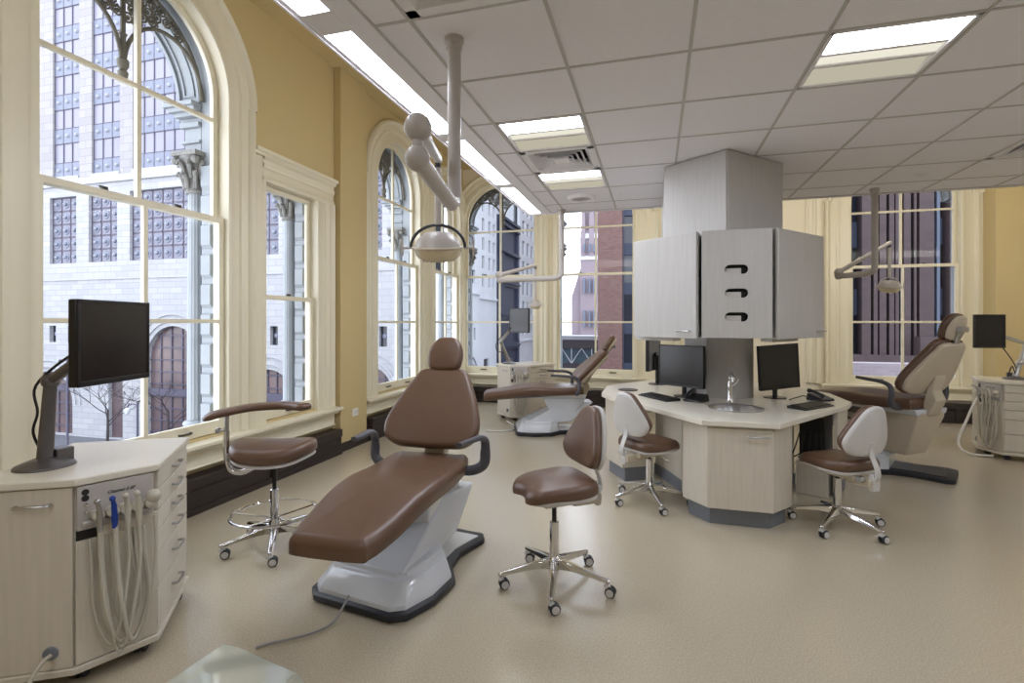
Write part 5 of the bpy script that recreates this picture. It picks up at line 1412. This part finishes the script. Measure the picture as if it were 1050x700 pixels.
b = MB(); b.box(xl, xr, ys_ - 0.35, ys_ + 0.6, GZ, z_at(925, 364, y=ys_)); b.box(x_at(938, ys_), x_at(966, ys_), ys_ - 0.4, ys_ + 0.6, GZ, z_at(950, 345, y=ys_)) ; b.build('base_wall', M['plum'], t, smooth=0)
t = tag(MB().box(x_at(845, 14), x_at(1010, 14), 14.0, 14.5, GZ, z_at(925, 373, y=14)).build('parapet_wall', M['pinkbrick'], smooth=0), 'low pink brick parapet wall outside the right far window', 'wall')

# street furniture
def car(label, loc, rz, m):
    t = thing('car', label, 'car', loc, rz, 'parked cars beneath the skybridge')
    pr = [(-2.1, 0.35), (2.1, 0.35), (2.15, 0.75), (1.3, 0.9), (0.7, 1.4), (-1.1, 1.45), (-1.9, 0.95), (-2.15, 0.85)]
    b = MB(); b.loft([[(x, -0.85, z) for x, z in pr], [(x, 0.85, z) for x, z in pr]]); b.build('body', m, t, bevel=0.06)
    b = MB(); b.loft([[(x, y, z) for x, z in ((1.15, 0.95), (0.68, 1.34), (-1.05, 1.38), (-1.6, 0.98))] for y in (-0.87, 0.87)]); b.build('side_window', M['dkglass'], t, smooth=0)
    for x in (-1.3, 1.3):
        for y in (-0.8, 0.8):
            b = MB(); b.lathe([(0.0, -0.1), (0.33, -0.1), (0.33, 0.1), (0.0, 0.1)], (x, y, 0.33), 16, axis=(0, 1, 0)); b.build('wheel', M['rubber'], t)
car('white car parked below the skybridge, nearest of the three', (x_at(577, 56), 56, GZ), 0.5, M['carw'])
car('dark car parked below the skybridge, between two white ones', (x_at(574, 62), 62, GZ), 0.5, M['card'])
car('white car parked below the skybridge, farthest of the three', (x_at(586, 68), 68, GZ), 0.3, M['carw'])

def street_lamp(label, u, v, y):
    x = x_at(u, y); z = z_at(u, v, y=y)
    t = thing('street_lamp', label, 'street lamp', (x, y, GZ), 0, 'street lamps outside the large arch')
    h = z - GZ
    b = MB(); b.lathe([(0.12, 0), (0.10, 0.4), (0.05, 0.5), (0.04, h + 0.3), (0.0, h + 0.35)], n=12); b.build('post', M['dkframe'], t)
    b = MB(); b.tube([(0, 0, h + 0.2), (-0.45, 0, h + 0.22), (-0.55, 0, h + 0.05)], 0.025, 8); b.build('bracket', M['dkframe'], t)
    b = MB(); b.lathe([(0.03, 0.06), (0.10, 0.0), (0.11, -0.05), (0.06, -0.19), (0.0, -0.21)], (-0.55, 0, h), 12); b.build('lantern', M['office'], t)
street_lamp('dark street lamp with a hanging lantern above the monitor arm', 69, 374, 16)
street_lamp('dark street lamp outside the large arch, right of the monitor', 141, 420, 15.5)

def bare_tree(label, u, y, h, seed):
    t = thing('bare_tree', label, 'tree', (x_at(u, y), y, GZ), 0, 'bare street trees')
    rnd = random.Random(seed)
    b = MB(); b.tube([(0, 0, 0), (0.03, 0, h * 0.3), (0, 0.02, h * 0.5)], [0.07, 0.05, 0.04], 8); b.build('trunk', M['bark'], t)
    b = MB()
    def grow(p, d, ln, r, lv):
        q = p + d * ln; b.tube([p, (p + q) / 2 + Vector((rnd.uniform(-1, 1), rnd.uniform(-1, 1), 0)) * ln * 0.06, q], [r, r * 0.85, r * 0.65], 5)
        if lv:
            for _ in range(3):
                nd = (d + Vector((rnd.uniform(-0.8, 0.8), rnd.uniform(-0.8, 0.8), rnd.uniform(-0.2, 0.5)))).normalized(); grow(q, nd, ln * rnd.uniform(0.6, 0.85), r * 0.6, lv - 1)
    for k in range(5): grow(Vector((0, 0, h * (0.3 + 0.05 * k))), Vector((math.cos(k * 1.3), math.sin(k * 1.3), 0.9)).normalized(), h * 0.2, 0.024, 3)
    b.build('branches', M['bark'], t)
bare_tree('leafless street tree below the monitor outside the large arch', 110, 17.5, 4.2, 3)
bare_tree('leafless street tree before the glazed archway', 172, 17.5, 4.4, 5)
